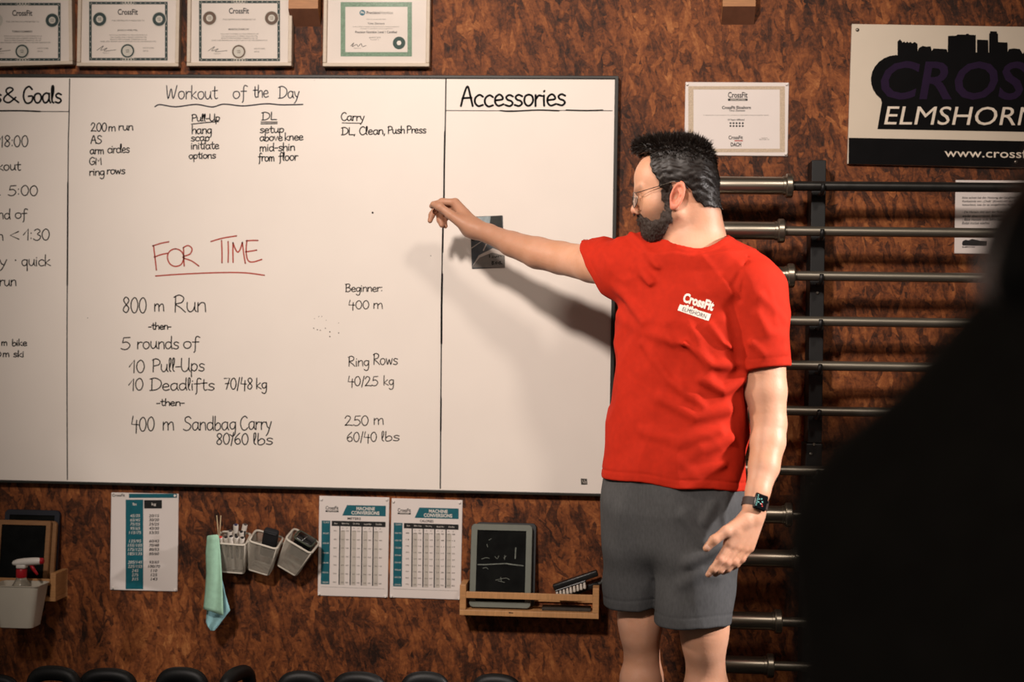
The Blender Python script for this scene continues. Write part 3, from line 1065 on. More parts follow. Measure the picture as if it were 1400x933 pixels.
# the big sign
SIGNW = mat('sign_panel', (214, 200, 180), 0.45, var=0.02, vscale=10)
SIGNB = mat('sign_black', (13, 12, 13), 0.8, var=0.15, vscale=20, spec=0.1)
PURPLE = mat('sign_purple', (40, 26, 50), 0.8, var=0.08, spec=0.1)
s = Sheet((1163.4, 32.3), (1571, 40), (1568, 233), (1159.7, 224.6), 0.012)
sign = empty('gym_sign', s.loc, s.rot)
props(sign, 'large white sign with black skyline logo and purple lettering', 'sign')
a, b = s.w / 2, s.h / 2
MB().box((-a, 0, -b), (a, 0.012, b), 0.001).build('sign_panel', SIGNW, sign)


def SG(pts):
    """pixels measured at the sign's left part, with its slight slope taken out"""
    return [s.L(x, y) for x, y in pts]


SL = 0.0195
e = MB()
e.quad(SG([(1160.3, 188.5), (1570, 188.5 + 410 * SL), (1568.6, 232.8), (1160, 224.4)]), -0.0004)
e.build('black_band', SIGNB, sign)
out = [(1199.5, 176.6), (1206, 140.5)]
for k in range(0, 11):
    an = math.radians(100 + k * 16)
    out.append((1226 + 36 * math.cos(an), 108.5 - 33 * math.sin(an) * -1 if False else 108.5 + 33 * math.sin(an)))
out = [(1199.5, 176.6), (1205.5, 141)]
for k in range(11):
    an = math.radians(128 + k * 14)
    out.append((1226 + 35.5 * math.cos(an), 109 + 33.5 * math.sin(an)))
sky = [(1227, 76), (1227, 57), (1230, 54), (1233, 57), (1233, 58.5), (1236, 57), (1238, 59), (1240, 57), (1242, 59), (1244.5, 57.4), (1247, 59.5), (1250, 57.6), (1254, 60), (1254.3, 71),
       (1256, 66), (1261, 63), (1266, 64), (1272, 63.5), (1273.6, 70), (1276, 66.5), (1284, 67), (1294, 67.4), (1295.5, 73), (1296, 49.4), (1307, 49), (1309, 47.4), (1320, 47.6),
       (1321, 46.4), (1324, 46.4), (1324.5, 47.8), (1333.6, 48.2), (1333.8, 72), (1335.5, 72), (1335.6, 54.4), (1350.6, 55), (1351, 72), (1352, 72), (1352.2, 46), (1353.4, 46), (1353.6, 43), (1362.6, 43.2), (1362.8, 46),
       (1364, 46.4), (1364.2, 57.8), (1377, 58.4), (1377.4, 72), (1379, 67.4), (1386, 66.4), (1394, 67.4), (1398, 74), (1404, 66), (1420, 66), (1421, 60), (1440, 60), (1441, 76), (1452, 70), (1470, 70), (1471, 80)]
out += sky + [(1532, 80), (1548, 92), (1552, 110), (1546, 130), (1530, 144), (1440, 146), (1436, 181)]
m = MB()
m.prism([tuple(q) for q in SG(out)], -0.0016, -0.0003)
m.build('logo_backing', SIGNB, sign)
e = MB()
v, f = text_geo('CROSSFIT', .035)
s.text(e, 'CROS', 1199.5, 1396, 83.6, 136.4, .018, -0.002, 9, .004)
s.text(e, 'SFIT', 1399, 1534, 85, 138, .018, -0.002, 9, .004)
e.build('purple_lettering', PURPLE, sign)
e = MB()
s.text(e, 'ELMSHORN', 1208.4, 1417, 145.4, 170.6, .0, -0.002, 5, .006)
s.text(e, 'www.crossfitelmshorn.de', 1291, 1532, 203, 214.8, .006, -0.002, 0, .016)
e.build('white_lettering', mat('sign_letter_white', (226, 212, 194), 0.5), sign)
for q in [(1172.2, 41), (1388.6, 221.6)]:
    l = s.L(*q)
    MB().lathe([(0, .0055), (.002, .005), (.003, .002), (.003, 0)], (l.x, 0, l.y), (0, -1, 0), 12).build('screw', mat('screw_steel', (120, 112, 102), 0.35, 0.9), sign, True)

# picture postcard on the board
PC = sheet('picture_postcard', 'small photo card of a grey road stuck on the whiteboard behind the wrist', 'postcard',
           (643.4, 297.2), (686, 294), (690.6, 366.6), (644.6, 366.8), d=0.002, m=mat('photo_asphalt', (78, 82, 86), 0.3, var=0.2, vscale=40))
s, root, sh = PC
root.location.y -= BD
# (measured on the board surface)
root.location = P(666.2, 331.4, -BD - 0.002)
o_ = root.location


def PL(x, y):
    p = P(x, y, -BD - 0.002) - o_
    c_, s_ = math.cos(s.t), math.sin(s.t)
    return Vector((p.x * c_ + p.z * s_, -p.x * s_ + p.z * c_))


def pq(name, pts, m_, y=-0.0005):
    MB().quad([PL(*p) for p in pts], y).build(name, m_, sh)


pq('printed_sky', [(644, 297.6), (671, 295.8), (669, 312), (656, 308), (644, 310)], mat('photo_sky', (150, 164, 168), 0.3, var=0.25, vscale=60))
pq('printed_tree', [(671, 295.8), (685.6, 294.6), (687, 314), (668.6, 312)], mat('photo_dark', (30, 33, 30), 0.3, var=0.5, vscale=90))
pq('printed_bush', [(643.8, 322), (652, 327), (648, 330), (644, 329)], mat('photo_dark', (30, 33, 30), 0.3))
pq('printed_grass', [(644, 312), (687, 315), (688, 322), (644, 321)], mat('photo_olive', (84, 88, 76), 0.3, var=0.4, vscale=90))
pq('printed_kerb', [(645, 365.8), (654.5, 349.5), (674, 339.5), (690, 346), (690, 350), (673, 345.5), (655.6, 352.5)], mat('photo_kerb', (190, 178, 168), 0.3))
pq('road_marking', [(644.4, 339), (658, 330), (659, 330.4), (644.6, 340.2)], mat('photo_kerb', (190, 178, 168), 0.3))
pq('lane_marking', [(660, 343), (664.5, 333.5), (665.6, 333.8), (661.4, 343.2)], mat('photo_kerb', (190, 178, 168), 0.3))
pq('printed_pavement', [(645.6, 366), (655.6, 353), (673, 345.8), (690, 350.2), (690.4, 366.4)], mat('photo_pavement', (120, 114, 108), 0.3, var=0.1, vscale=60), -0.0004)
e = MB()
for st in ([(669.2, 348.6), (669.4, 352)], [(673, 353), (674, 350), (675, 353), (676, 350.5), (677, 352)], [(678, 352), (679.5, 350), (681, 352), (682.5, 349.5)], [(684.6, 350), (685, 351)],
           [(673, 357.5), (672.8, 362)], [(673, 358), (675.4, 357.5), (674, 359.6), (675.6, 361), (673, 362)], [(677.6, 359), (679.6, 358), (679.4, 361), (677.4, 361), (677.6, 359)],
           [(683, 358.4), (681.2, 359.6), (683, 361.2)], [(684, 357.4), (684.4, 361), (686.6, 361)]):
    e.ribbon([PL(*q) for q in st], .0024, -0.0009)
e.build('handwritten_note', INK, sh)
# ------------------------------------------------------------------ shelves, baskets, cup
PINE = mat('spice_rack_birch', (190, 140, 92), 0.5, var=0.12, vscale=9, stretch=(24, 3, 3))
PINEV = mat('spice_rack_birch_upright', (186, 136, 88), 0.5, var=0.12, vscale=9, stretch=(3, 3, 24))


def box_px(mb, x0, y0, x1, y1, ya, yb, o, bev=0.0012, ref=None):
    """a box whose front face fills the pixel box at depth ya (nearer the camera) and reaches back to yb"""
    a = P((x0 + x1) / 2, (y0 + y1) / 2, ya)
    sc = (P(x1, y0, ya) - P(x0, y0, ya)).length / abs(x1 - x0)
    hw, hh = abs(x1 - x0) * sc / 2, abs(y1 - y0) * sc / 2
    mb.box((a.x - hw - o.x, ya - o.y, a.z - hh - o.z), (a.x + hw - o.x, yb - o.y, a.z + hh - o.z), bev)


D0 = -0.095                      # front of the racks
# right rack: left post x 628-637, right post 810.5-819
root = empty('spice_rack', P(723, 842, D0 / 2))
root.location.y = D0 / 2
props(root, 'small birch rack holding a grey chalkboard and a brush, below the whiteboard', 'wall rack', 'birch racks on the wall')
o = root.location.copy()
zb_, zt_ = P(723, 844.2, D0).z, P(723, 836.6, D0).z
xl, xr = P(628.4, 820, D0).x, P(818.9, 825, D0).x
pw = P(637, 820, D0).x - xl
zpt = P(723, 802.4, D0).z
zr0, zr1 = P(723, 820.4, D0).z, P(723, 811.8, D0).z
for x in (xl, xr - pw):
    MB().box((x - o.x, D0 - o.y, zt_ - o.z), (x + pw - o.x, 0 - o.y, zpt - o.z), .0015).build('side_panel', PINEV, root)
MB().box((xl - o.x, D0 - o.y, zb_ - o.z), (xr - o.x, 0 - o.y, zt_ - o.z), .0015).build('bottom_board', PINE, root)
MB().box((xl + pw - o.x, D0 - o.y, zr0 - o.z), (xr - pw - o.x, D0 + .010 - o.y, zr1 - o.z), .001).build('front_rail', PINE, root)
MB().box((xl + pw - o.x, -.010 - o.y, zr0 - .020 - o.z), (xr - pw - o.x, 0 - o.y, zr1 - .020 - o.z), .001).build('back_rail', PINE, root)
e = MB()
kn = P(697, 838, D0)
e.disc((kn.x - o.x, kn.z - o.z), .004, D0 - o.y - .0004, 10, .0022)
e.disc((kn.x + .007 - o.x, kn.z - .001 - o.z), .003, D0 - o.y - .0004, 10, .0016)
e.build('wood_knot', mat('wood_knot_dark', (60, 36, 22), 0.6), root)
RACK_TOP = zt_

# grey framed chalkboard standing in the rack, leaning on the wall
SLATE = mat('chalk_slate', (13, 14, 13), 0.85, var=0.5, vscale=26, spec=0.12)
CHALK = mat('chalk_smudge', (112, 116, 108), 0.9, var=0.3, vscale=120)
GREYF = mat('grey_green_frame', (104, 108, 98), 0.55, var=0.06, vscale=30)


def chalkboard(label, x0, x1, zbot, ztop, ybot, ytop, fm, fw, thick, slate, group, r=.012, smudge=False, name='chalkboard'):
    zc, yc, xc = (zbot + ztop) / 2, (ybot + ytop) / 2, (x0 + x1) / 2
    h = math.hypot(ztop - zbot, ytop - ybot) / 2
    lean = math.atan2(ytop - ybot, ztop - zbot)
    root = empty(name, (xc, yc, zc), (-lean, 0, 0))
    props(root, label, 'chalkboard', group)
    a = (x1 - x0) / 2

    def rrect(a, b, r):
        pts = []
        for cx, cz, st in ((a - r, b - r, 0), (-a + r, b - r, 90), (-a + r, -b + r, 180), (a - r, -b + r, 270)):
            for k in range(6):
                an = math.radians(st + 18 * k)
                pts.append((cx + r * math.cos(an), cz + r * math.sin(an)))
        return pts
    out, inn = rrect(a, h, r), rrect(a - fw, h - fw, .0015)
    n = len(out)
    m = MB()
    for (A, B) in ((0, thick),):
        vs_ = [(p[0] * .985, A, p[1] * .99) for p in out] + [(p[0], A + .004, p[1]) for p in out] + [(p[0], B, p[1]) for p in out] + [(p[0], A, p[1]) for p in inn] + [(p[0], A + .005, p[1]) for p in inn]
        fs_ = []
        for i in range(n):
            j = (i + 1) % n
            fs_ += [[i, j, n + j, n + i], [n + i, n + j, 2 * n + j, 2 * n + i], [3 * n + i, 3 * n + j, j, i], [4 * n + i, 4 * n + j, 3 * n + j, 3 * n + i]]
        fs_.append([2 * n + i for i in range(n)])
        m.add(vs_, fs_)
    m.build('frame', fm, root)
    q = MB()
    q.quad([(-a + fw, -h + fw), (a - fw, -h + fw), (a - fw, h - fw), (-a + fw, h - fw)], .004)
    sl = q.build('slate', slate, root)
    if smudge:
        e = MB()
        W, H = a - fw, h - fw

        def U(u, v):
            return Vector((-W + 2 * W * u, H - 2 * H * v))
        e.ribbon([U(*t) for t in [(.03, .49), (.2, .487), (.4, .475), (.6, .465), (.68, .475), (.95, .49)]], .0028, .0036)
        e.ribbon([U(*t) for t in [(.60, .465), (.75, .478), (.9, .487)]], .0032, .0034)
        e.ribbon([U(.79, .24), U(.785, .39)], .0032, .0036)
        for t in [[(.24, .14), (.29, .12)], [(.37, .37), (.42, .4), (.45, .36)], [(.55, .39), (.6, .36)], [(.57, .35), (.57, .41)], [(.1, .41), (.2, .39), (.26, .4)],
                  [(.13, .54), (.2, .53), (.24, .55)], [(.4, .70), (.6, .67), (.68, .69)], [(.45, .71), (.58, .73)], [(.5, .66), (.52, .72)], [(.2, .2), (.22, .24)]]:
            e.ribbon([U(*p) for p in smooth_curve(t, 4)], .0014, .0036)
        e.build('chalk_marks', CHALK, sl)
    return root


cb_y = D0 + .018
x0, x1 = P(641, 830, cb_y).x, P(725.5, 830, cb_y).x
chalkboard('grey framed chalkboard with smudged chalk lines standing in the right rack', x0, x1, RACK_TOP + .005, P(683, 717, -.035).z, cb_y, -.036, GREYF, .018, .009, SLATE, 'chalkboards in the racks', smudge=True)
DARKF = mat('charcoal_frame', (36, 37, 38), 0.5, var=0.08)
chalkboard('charcoal board hidden behind the grey framed chalkboard', x0 + .012, P(731, 830, -.05).x, RACK_TOP + .005, P(683, 714.5, -.012).z, cb_y + .026, -.014, DARKF, .018, .009, SLATE, 'chalkboards in the racks')

# brushes lying in the right rack
BR = mat('black_brush_plastic', (24, 25, 25), 0.35, var=0.12)
BRI = mat('white_bristle', (206, 198, 186), 0.7, var=0.1)


def pivot(px, py, y, ang, yaw=0.0):
    return P(px, py, y), (0, ang, yaw)


loc, rot = pivot(781.5, 801.5, -.055, math.radians(-20), 0)
brush = empty('scrubbing_brush', loc, rot)
props(brush, 'black brush with white bristles tilted up in the right rack', 'brush')
MB().box((-.052, -.014, .004), (.085, .014, .022), .004, 3).build('handle', BR, brush, True, 40)
MB().box((-.05, -.013, -.001), (.045, .013, .005), .002).build('bristle_block', BR, brush)
m = MB()
for i in range(9):
    for j in range(3):
        x, y = -.045 + i * .0105, -.010 + j * .010
        m.lathe([(0, .0032), (.012, .0042), (.017, .0046), (.019, .003)], (x, y, 0), (-.25, 0, -1), 8)
m.build('bristles', BRI, brush, True, 50)
loc, rot = pivot(805, 802, -.03, math.radians(-24), 0)
b2 = empty('lint_brush', loc, rot)
props(b2, 'dark brush with ribbed grey grip behind the scrubbing brush', 'brush')
MB().box((-.085, -.008, -.010), (.03, .008, .006), .004, 3).build('brush_back', BR, b2, True, 40)
m = MB().tube([(.028, 0, -.003), (.05, 0, .0), (.085, 0, .001), (.10, 0, -.002)], [.006, .0075, .0075, .005], 10)
m.build('handle', mat('grey_grip', (70, 72, 70), 0.5), b2, True, 50)
m = MB()
for i in range(5):
    m.tube([(.046 + i * .009, -.0076, -.006), (.046 + i * .009, -.0088, 0), (.046 + i * .009, -.0076, .006)], .0012, 6)
m.build('grip_ribs', BR, b2, True)
# thin eraser cloth lying flat on the rack
x0, x1 = P(741, 836, -.05).x, P(808, 836, -.05).x
m = MB().box((x0, -.075, RACK_TOP), (x1, -.02, RACK_TOP + .009), .003, 2)
props(m.build('board_eraser', mat('felt_grey', (60, 54, 48), 0.9, var=0.2, vscale=80), None), 'flat grey felt eraser lying on the right rack under the brush', 'eraser')

# left rack (its right end is in view)
zb_, zt_ = P(80, 823.2, D0).z, P(80, 817.4, D0).z
xr = P(76.2, 800, D0).x
xl = xr - .40
root = empty('spice_rack', ((xl + xr) / 2, D0 / 2, zb_))
props(root, 'small birch rack holding wooden chalkboards at the left edge', 'wall rack', 'birch racks on the wall')
o = root.location.copy()
zpt = P(76, 784.5, D0).z
zr0, zr1 = P(65, 800.6, D0).z, P(65, 792.4, D0).z
for x in (xl, xr - pw * .95):
    MB().box((x - o.x, D0 - o.y, zt_ - o.z), (x + pw * .95 - o.x, 0 - o.y, zpt - o.z), .0015).build('side_panel', PINEV, root)
MB().box((xl - o.x, D0 - o.y, zb_ - o.z), (xr - o.x, 0 - o.y, zt_ - o.z), .0015).build('bottom_board', PINE, root)
MB().box((xl + pw - o.x, D0 - o.y, zr0 - o.z), (xr - pw - o.x, D0 + .010 - o.y, zr1 - o.z), .001).build('front_rail', PINE, root)
MB().box((xl + pw - o.x, -.010 - o.y, zr0 - .020 - o.z), (xr - pw - o.x, 0 - o.y, zr1 - .020 - o.z), .001).build('back_rail', PINE, root)
RT2 = zt_
WOODF = mat('chalkboard_wood', (146, 104, 66), 0.5, var=0.14, vscale=8, stretch=(4, 4, 20))
y0 = D0 + .014
xb = min(P(63.5, 800, y0).x, xr - pw * .95 - .012)
chalkboard('wood framed chalkboard at the front of the left rack behind the spray bottle', xb - .165, xb, RT2 + .005, P(40, 711.5, -.048).z, y0, -.052, WOODF, .014, .010, SLATE, 'chalkboards in the racks', r=.006)
xb2 = xr - pw * .95 - .004
chalkboard('second wood framed chalkboard just behind the front one in the left rack', xb2 - .175, xb2, RT2 + .005, P(40, 712, -.036).z, y0 + .016, -.036, WOODF, .016, .010, SLATE, 'chalkboards in the racks', r=.012)
xb3 = xr - pw * .95 - .003
NAVY = mat('navy_frame', (26, 29, 40), 0.5, var=0.1)
chalkboard('dark navy board rearmost in the left rack against the wall', xb3 - .172, xb3, RT2 + .005, P(40, 697, -.014).z, y0 + .034, -.016, NAVY, .016, .010, SLATE, 'chalkboards in the racks', r=.014)

# white plastic cup in front of the left rack, holding a spray bottle
CUP = mat('white_plastic', (206, 198, 182), 0.42, var=0.03, vscale=20)
cy = -.150
zc0, zc1 = P(28, 856.5, cy).z, P(28, 798, cy).z
xc = P(28, 830, cy).x
sx = (P(59.5, 795, cy).x - P(-3, 795, cy).x) / 2
sb = (P(52, 855, cy).x - P(6.5, 855, cy).x) / 2
cup = empty('plastic_cup', (xc, cy, zc0))
props(cup, 'white tapered plastic cup on the left rack front, holding a spray bottle', 'cup')


def rr_ring(a, b, r, z, n=6):
    pts = []
    for cx, cz, st in ((a - r, b - r, 0), (-a + r, b - r, 90), (-a + r, -b + r, 180), (a - r, -b + r, 270)):
        for k in range(n):
            an = math.radians(st + 90 * k / (n - 1))
            pts.append(Vector((cx + r * math.cos(an), cz + r * math.sin(an), z)))
    return pts


def loft(mb, rings, cap0=False, cap1=False):
    n = len(rings[0])
    vs_ = [p for r in rings for p in r]
    fs_ = []
    for i in range(len(rings) - 1):
        for k in range(n):
            j = (k + 1) % n
            fs_.append([i * n + k, i * n + j, (i + 1) * n + j, (i + 1) * n + k])
    if cap0:
        fs_.append(list(range(n - 1, -1, -1)))
    if cap1:
        fs_.append([(len(rings) - 1) * n + k for k in range(n)])
    mb.add(vs_, fs_)


H = zc1 - zc0
dp = .048
m = MB()
rings = []
for t, ins in ((0, .004), (.02, 0), (.5, 0), (.97, 0), (.985, -.0025), (1.0, -.0025)):
    rings.append(rr_ring(sb + (sx - sb) * t - ins, dp * (.8 + .2 * t) - ins, .016, H * t))
for t, ins in ((1.0, .003), (.9, .003), (.05, .004)):
    rings.append(rr_ring(sb + (sx - sb) * t - ins, dp * (.8 + .2 * t) - ins, .014, H * t))
loft(m, rings, True, True)
m.build('cup_body', CUP, cup, True, 50)
MB().box((-.02, dp - .004, H * .55), (.02, .0535, H * .98), .003).build('hanging_hook', CUP, cup)

spray = empty('spray_bottle', (xc + .002, cy, zc0 + .010))
props(spray, 'clear spray bottle with white and red trigger head standing in the cup', 'spray bottle')
CLEAR = bpy.data.materials.new('clear_bottle_plastic')
CLEAR.use_nodes = True
_b = CLEAR.node_tree.nodes['Principled BSDF']
_b.inputs['Base Color'].default_value = srgb((226, 220, 205))
_b.inputs['Roughness'].default_value = 0.12
_b.inputs['Transmission Weight'].default_value = 0.75
_b.inputs['IOR'].default_value = 1.2
zn = P(32, 789, cy).z - spray.location.z
zs = P(32, 803, cy).z - spray.location.z
m = MB().lathe([(0, .024), (.003, .029), (zs - .012, .0295), (zs + .005, .027), (zs + .020, .018), (zn, .0125), (zn + .003, .0125)], (0, 0, 0), (0, 0, 1), 24)
m.build('bottle', CLEAR, spray, True)
RED = mat('red_plastic', (170, 22, 34), 0.35, var=0.05)
zt2 = P(32, 777, cy).z - spray.location.z
MB().lathe([(0, .0145), (.003, .0155), (zt2 - zn - .003, .0155), (zt2 - zn, .014)], (0, 0, zn - .002), (0, 0, 1), 20).build('collar', RED, spray, True, 40)
WHP = mat('spray_head_white', (222, 216, 208), 0.35, var=0.02)
m = MB()
rings = []
# the head: a housing that runs from a blunt left end to the nozzle on the right
k = (P(61, 765, cy) - P(20, 765, cy)).length / 41
for t, zc_, hz, hy in ((-12.0, 0, .5, 2), (-11, .2, 3, 5), (-6, .6, 4.6, 6.5), (2, 1.4, 5.2, 7), (12, 2.4, 5.2, 6.5), (20, 3, 5.0, 6), (24, 3.2, 4.6, 5.5), (26, 3.2, 4.2, 5), (26.2, 3.2, .2, .2)):
    rings.append([Vector((t * k, math.cos(a) * hy * k, zt2 + (6.5 + zc_ + math.sin(a) * hz) * k)) for a in [2 * math.pi * i / 18 for i in range(18)]])
loft(m, rings, True, True)
hd = m
hd.box((-6.0 * k, -6 * k, zt2 - .5 * k), (7 * k, 6 * k, zt2 + 6 * k), 2 * k, 2)
sh_ = hd.build('spray_head', WHP, spray, True, 50)
MB().lathe([(0, 4.6 * k), (4 * k, 4.2 * k), (5 * k, 3 * k), (5 * k, 0)], (25 * k, 0, zt2 + 9.7 * k), (1, 0, .08), 14).build('nozzle', RED, spray, True, 40)
m = MB().tube([(13 * k, 0, zt2 + 5 * k), (16 * k, 0, zt2 - 1 * k), (20 * k, 0, zt2 - 6 * k), (22 * k, 0, zt2 - 8.5 * k)], [2.6 * k, 2.4 * k, 2 * k, 1.4 * k], 8)
m.build('trigger', RED, spray, True)

# three white wire baskets on one rail
WIRE = mat('white_wire', (192, 184, 170), 0.45, var=0.05)


def grid_side(mb, p00, p10, p11, p01, nu, nv, t=.00048):
    for i in range(1, nu):
        u = i / nu
        mb.tube([p00.lerp(p10, u), p01.lerp(p11, u)], t, 4, False)
    for j in range(1, nv):
        v = j / nv
        mb.tube([p00.lerp(p01, v), p10.lerp(p11, v)], t, 4, False)


def basket(label, px, py, y, roll, a=.045, tilt=.40):
    root = empty('wire_basket', P(px, py, y), (tilt, roll, 0))
    props(root, label, 'basket', 'white mesh baskets under the whiteboard')
    b, h = .034, .102
    a2, b2 = a - .0115, .026
    top = [Vector((-a, -b, 0)), Vector((a, -b, 0)), Vector((a, b, 0)), Vector((-a, b, 0))]
    bot = [Vector((-a2, -b2, -h)), Vector((a2, -b2, -h)), Vector((a2, b2, -h)), Vector((-a2, b2, -h))]
    m = MB()
    for i in range(4):
        j = (i + 1) % 4
        grid_side(m, bot[i], bot[j], top[j], top[i], 22 if i % 2 == 0 else 16, 26)
    grid_side(m, bot[0], bot[1], bot[2], bot[3], 18, 12)
    m.build('mesh_sides', WIRE, root)
    m = MB()
    rr = [Vector((p.x, p.y, 0)) for p in rr_ring(a, b, .012, 0, 5)]
    m.tube(rr + [rr[0], rr[1]], .0034, 8)
    m.build('rim', WIRE, root, True)
    m = MB()
    rr = [Vector((p.x, p.y, -h)) for p in rr_ring(a2, b2, .008, 0, 5)]
    m.tube(rr + [rr[0], rr[1]], .0024, 8)
    for i in range(4):
        m.tube([top[i] * .985, bot[i]], .0014, 6)
    m.build('base_ring', WIRE, root, True)
    return root


YB = -.078
bk1 = basket('upright white mesh basket full of markers, leftmost of three', 319, 736.5, YB, math.radians(3))
bk2 = basket('slightly tilted white mesh basket holding a black pouch', 364, 738, YB, math.radians(15), .0430)
bk3 = basket('strongly tilted white mesh basket holding a black case', 413.6, 740, YB, math.radians(29), .0435)
rail = MB().tube([P(292, 741, -.014), P(425, 744, -.014)], .004, 10)
props(rail.build('basket_rail', WIRE, None, True), 'thin white rail on the wall behind the three mesh baskets', 'rail')

# markers in the first basket
MK = mat('marker_white', (214, 206, 196), 0.4, var=0.03)
MKB = mat('marker_print', (60, 58, 56), 0.5)


def cap_mat(c):
    return mat('marker_cap_' + c, {'red': (186, 44, 34), 'black': (26, 24, 26), 'blue': (44, 42, 70), 'grey': (70, 62, 60)}[c], 0.4)


BM1 = Matrix.Translation(P(319, 736.5, YB)) @ Matrix.Rotation(math.radians(3), 4, 'Y') @ Matrix.Rotation(.40, 4, 'X')


def marker(label, u, v, ht, u2, v2, zb, c, r=.0074):
    """stands in the first basket: top and foot in the basket's own place"""
    top, bot = BM1 @ Vector((u, v, ht)), BM1 @ Vector((u2, v2, zb))
    ax = (top - bot).normalized()
    root = empty('board_marker', bot, ax.to_track_quat('Z', 'Y').to_euler())
    props(root, label, 'marker', 'markers standing in the mesh basket')
    L = (top - bot).length
    MB().lathe([(0, r * .8), (.002, r), (L - .002, r), (L, r * .92)], (0, 0, 0), (0, 0, 1), 16).build('barrel', MK, root, True, 40)
    MB().lathe([(L - .001, r * .74), (L + .0016, r * .72), (L + .002, .0)], (0, 0, 0), (0, 0, 1), 14).build('end_plug', cap_mat(c), root, True, 40)
    MB().box((-.0035, -r * 1.03, L * .35), (.0035, -r * .9, L * .8)).build('barrel_print', MKB, root)
    return root


for lb, u, v, ht, u2, v2, zb, c in [
        ('white marker with red end, leftmost in the basket', -.0325, -.019, .012, -.0225, -.0155, -.094, 'red'),
        ('white marker with black end, second from the left beside the red one', -.0160, -.020, .014, -.0110, -.002, -.094, 'black'),
        ('white marker with dark end, third along the front of the basket', .0000, -.021, .019, .0005, -.0160, -.094, 'black'),
        ('white marker with dark end, fourth along the front of the basket', .0160, -.020, .018, .0110, -.002, -.094, 'black'),
        ('white marker with dark end, rightmost along the front of the basket', .0328, -.019, .016, .0220, -.0155, -.094, 'black'),
        ('taller white marker with blue end, rising behind the others', .0085, .004, .044, .0000, .0150, -.085, 'blue'),
        ('white marker with black end, behind the front row at right', .0250, .001, .024, .0210, .0140, -.075, 'black'),
        ('white marker with grey end, low behind the front row at left', -.0090, .004, .022, -.0180, .0140, -.085, 'grey'),
        ('white marker with grey end, tilted in the back right corner of the basket', .0320, .020, .038, .0120, .0190, -.050, 'grey')]:
    marker(lb, u, v, ht, u2, v2, zb, c)
ST = mat('pale_stick', (180, 160, 126), 0.6)
for k, (x0, x1) in enumerate(((296.4, 298.6), (302.0, 300.4))):
    m = MB().tube([P(x0, 705, YB + .01), P(x1, 730, YB + .005), P(x1 + .3, 770, YB)], .0015, 8)
    props(m.build('wooden_stick', ST, None, True), ('thin pale stick above the red marker, left one of the pair', 'thin pale stick above the red marker, right one of the pair')[k], 'stick', 'thin sticks in the mesh basket')

# black pouch and black case in the other baskets
BLK = mat('black_cloth', (20, 20, 23), 0.75, var=0.2, vscale=60, bump=0.2)
po = empty('black_pouch', P(369.5, 737, YB), (.40, math.radians(14), 0))
props(po, 'black cloth pouch sticking out of the middle mesh basket', 'pouch')
MB().box((-.022, -.012, -.06), (.022, .012, .032), .007, 3).build('pouch_body', BLK, po, True, 60)
MB().tube([(-.018, -.0125, .025), (.018, -.0125, .025)], .0016, 6).build('zip_edge', mat('pouch_zip', (44, 44, 46), 0.5), po, True)
ca = empty('black_case', P(414, 740, YB), (.40, math.radians(29), 0))
props(ca, 'black glossy case with greenish rim lying in the right mesh basket', 'case')
MB().box((-.022, -.020, -.05), (.033, .022, .014), .006, 3).build('case_body', mat('black_gloss', (12, 12, 13), 0.22), ca, True, 60)
m = MB()
rr = [Vector((p.x + .003, p.y + .001, .010)) for p in rr_ring(.0290, .0225, .008, 0, 5)]
m.tube(rr + [rr[0], rr[1]], .0028, 8)
m.build('case_rim', mat('olive_rim', (58, 64, 50), 0.5), ca, True)
m = MB().tube([(.0, -.02, .0125), (.004, .0, .016), (.008, .018, .0125)], .002, 8)
m.build('case_clip', mat('clip_steel', (120, 120, 118), 0.3, 0.8), ca, True)

# microfibre towel hanging over the left rim
TOW = mat('mint_microfibre', (158, 200, 174), 0.95, var=0.08, vscale=70, bump=0.4, bscale=500)
TOW2 = mat('mint_microfibre', (126, 186, 158), 0.95)


def cloth(name, rows, mat_, parent, cols=10, wave=.004, seed=0):
    """rows of (left pixel, right pixel, depth): a hanging sheet with gentle folds"""
    rng = random.Random(seed)
    rows = [(Vector(a), Vector(b), y) for a, b, y in rows]
    vs_, fs_ = [], []
    fine = []
    for i in range(len(rows) - 1):
        for k in range(5):
            t = k / 5
            fine.append((rows[i][0].lerp(rows[i + 1][0], t), rows[i][1].lerp(rows[i + 1][1], t), rows[i][2] * (1 - t) + rows[i + 1][2] * t))
    fine.append(rows[-1])
    for i, (a, b, y) in enumerate(fine):
        for j in range(cols + 1):
            u = j / cols
            q = a.lerp(b, u)
            yy = y + wave * math.sin(u * 7 + i * .11 + seed) * min(1, i / 6) - .004 * math.sin(u * math.pi)
            p = P(q.x, q.y, yy)
            vs_.append(p - parent.location if parent else p)
    n = cols + 1
    for i in range(len(fine) - 1):
        for j in range(cols):
            fs_.append([i * n + j, i * n + j + 1, (i + 1) * n + j + 1, (i + 1) * n + j])
    m = MB()
    m.add(vs_, fs_)
    o = m.build(name, mat_, parent, True)
    md = o.modifiers.new('thick', 'SOLIDIFY')
    md.thickness = .003
    md.offset = 0
    return o


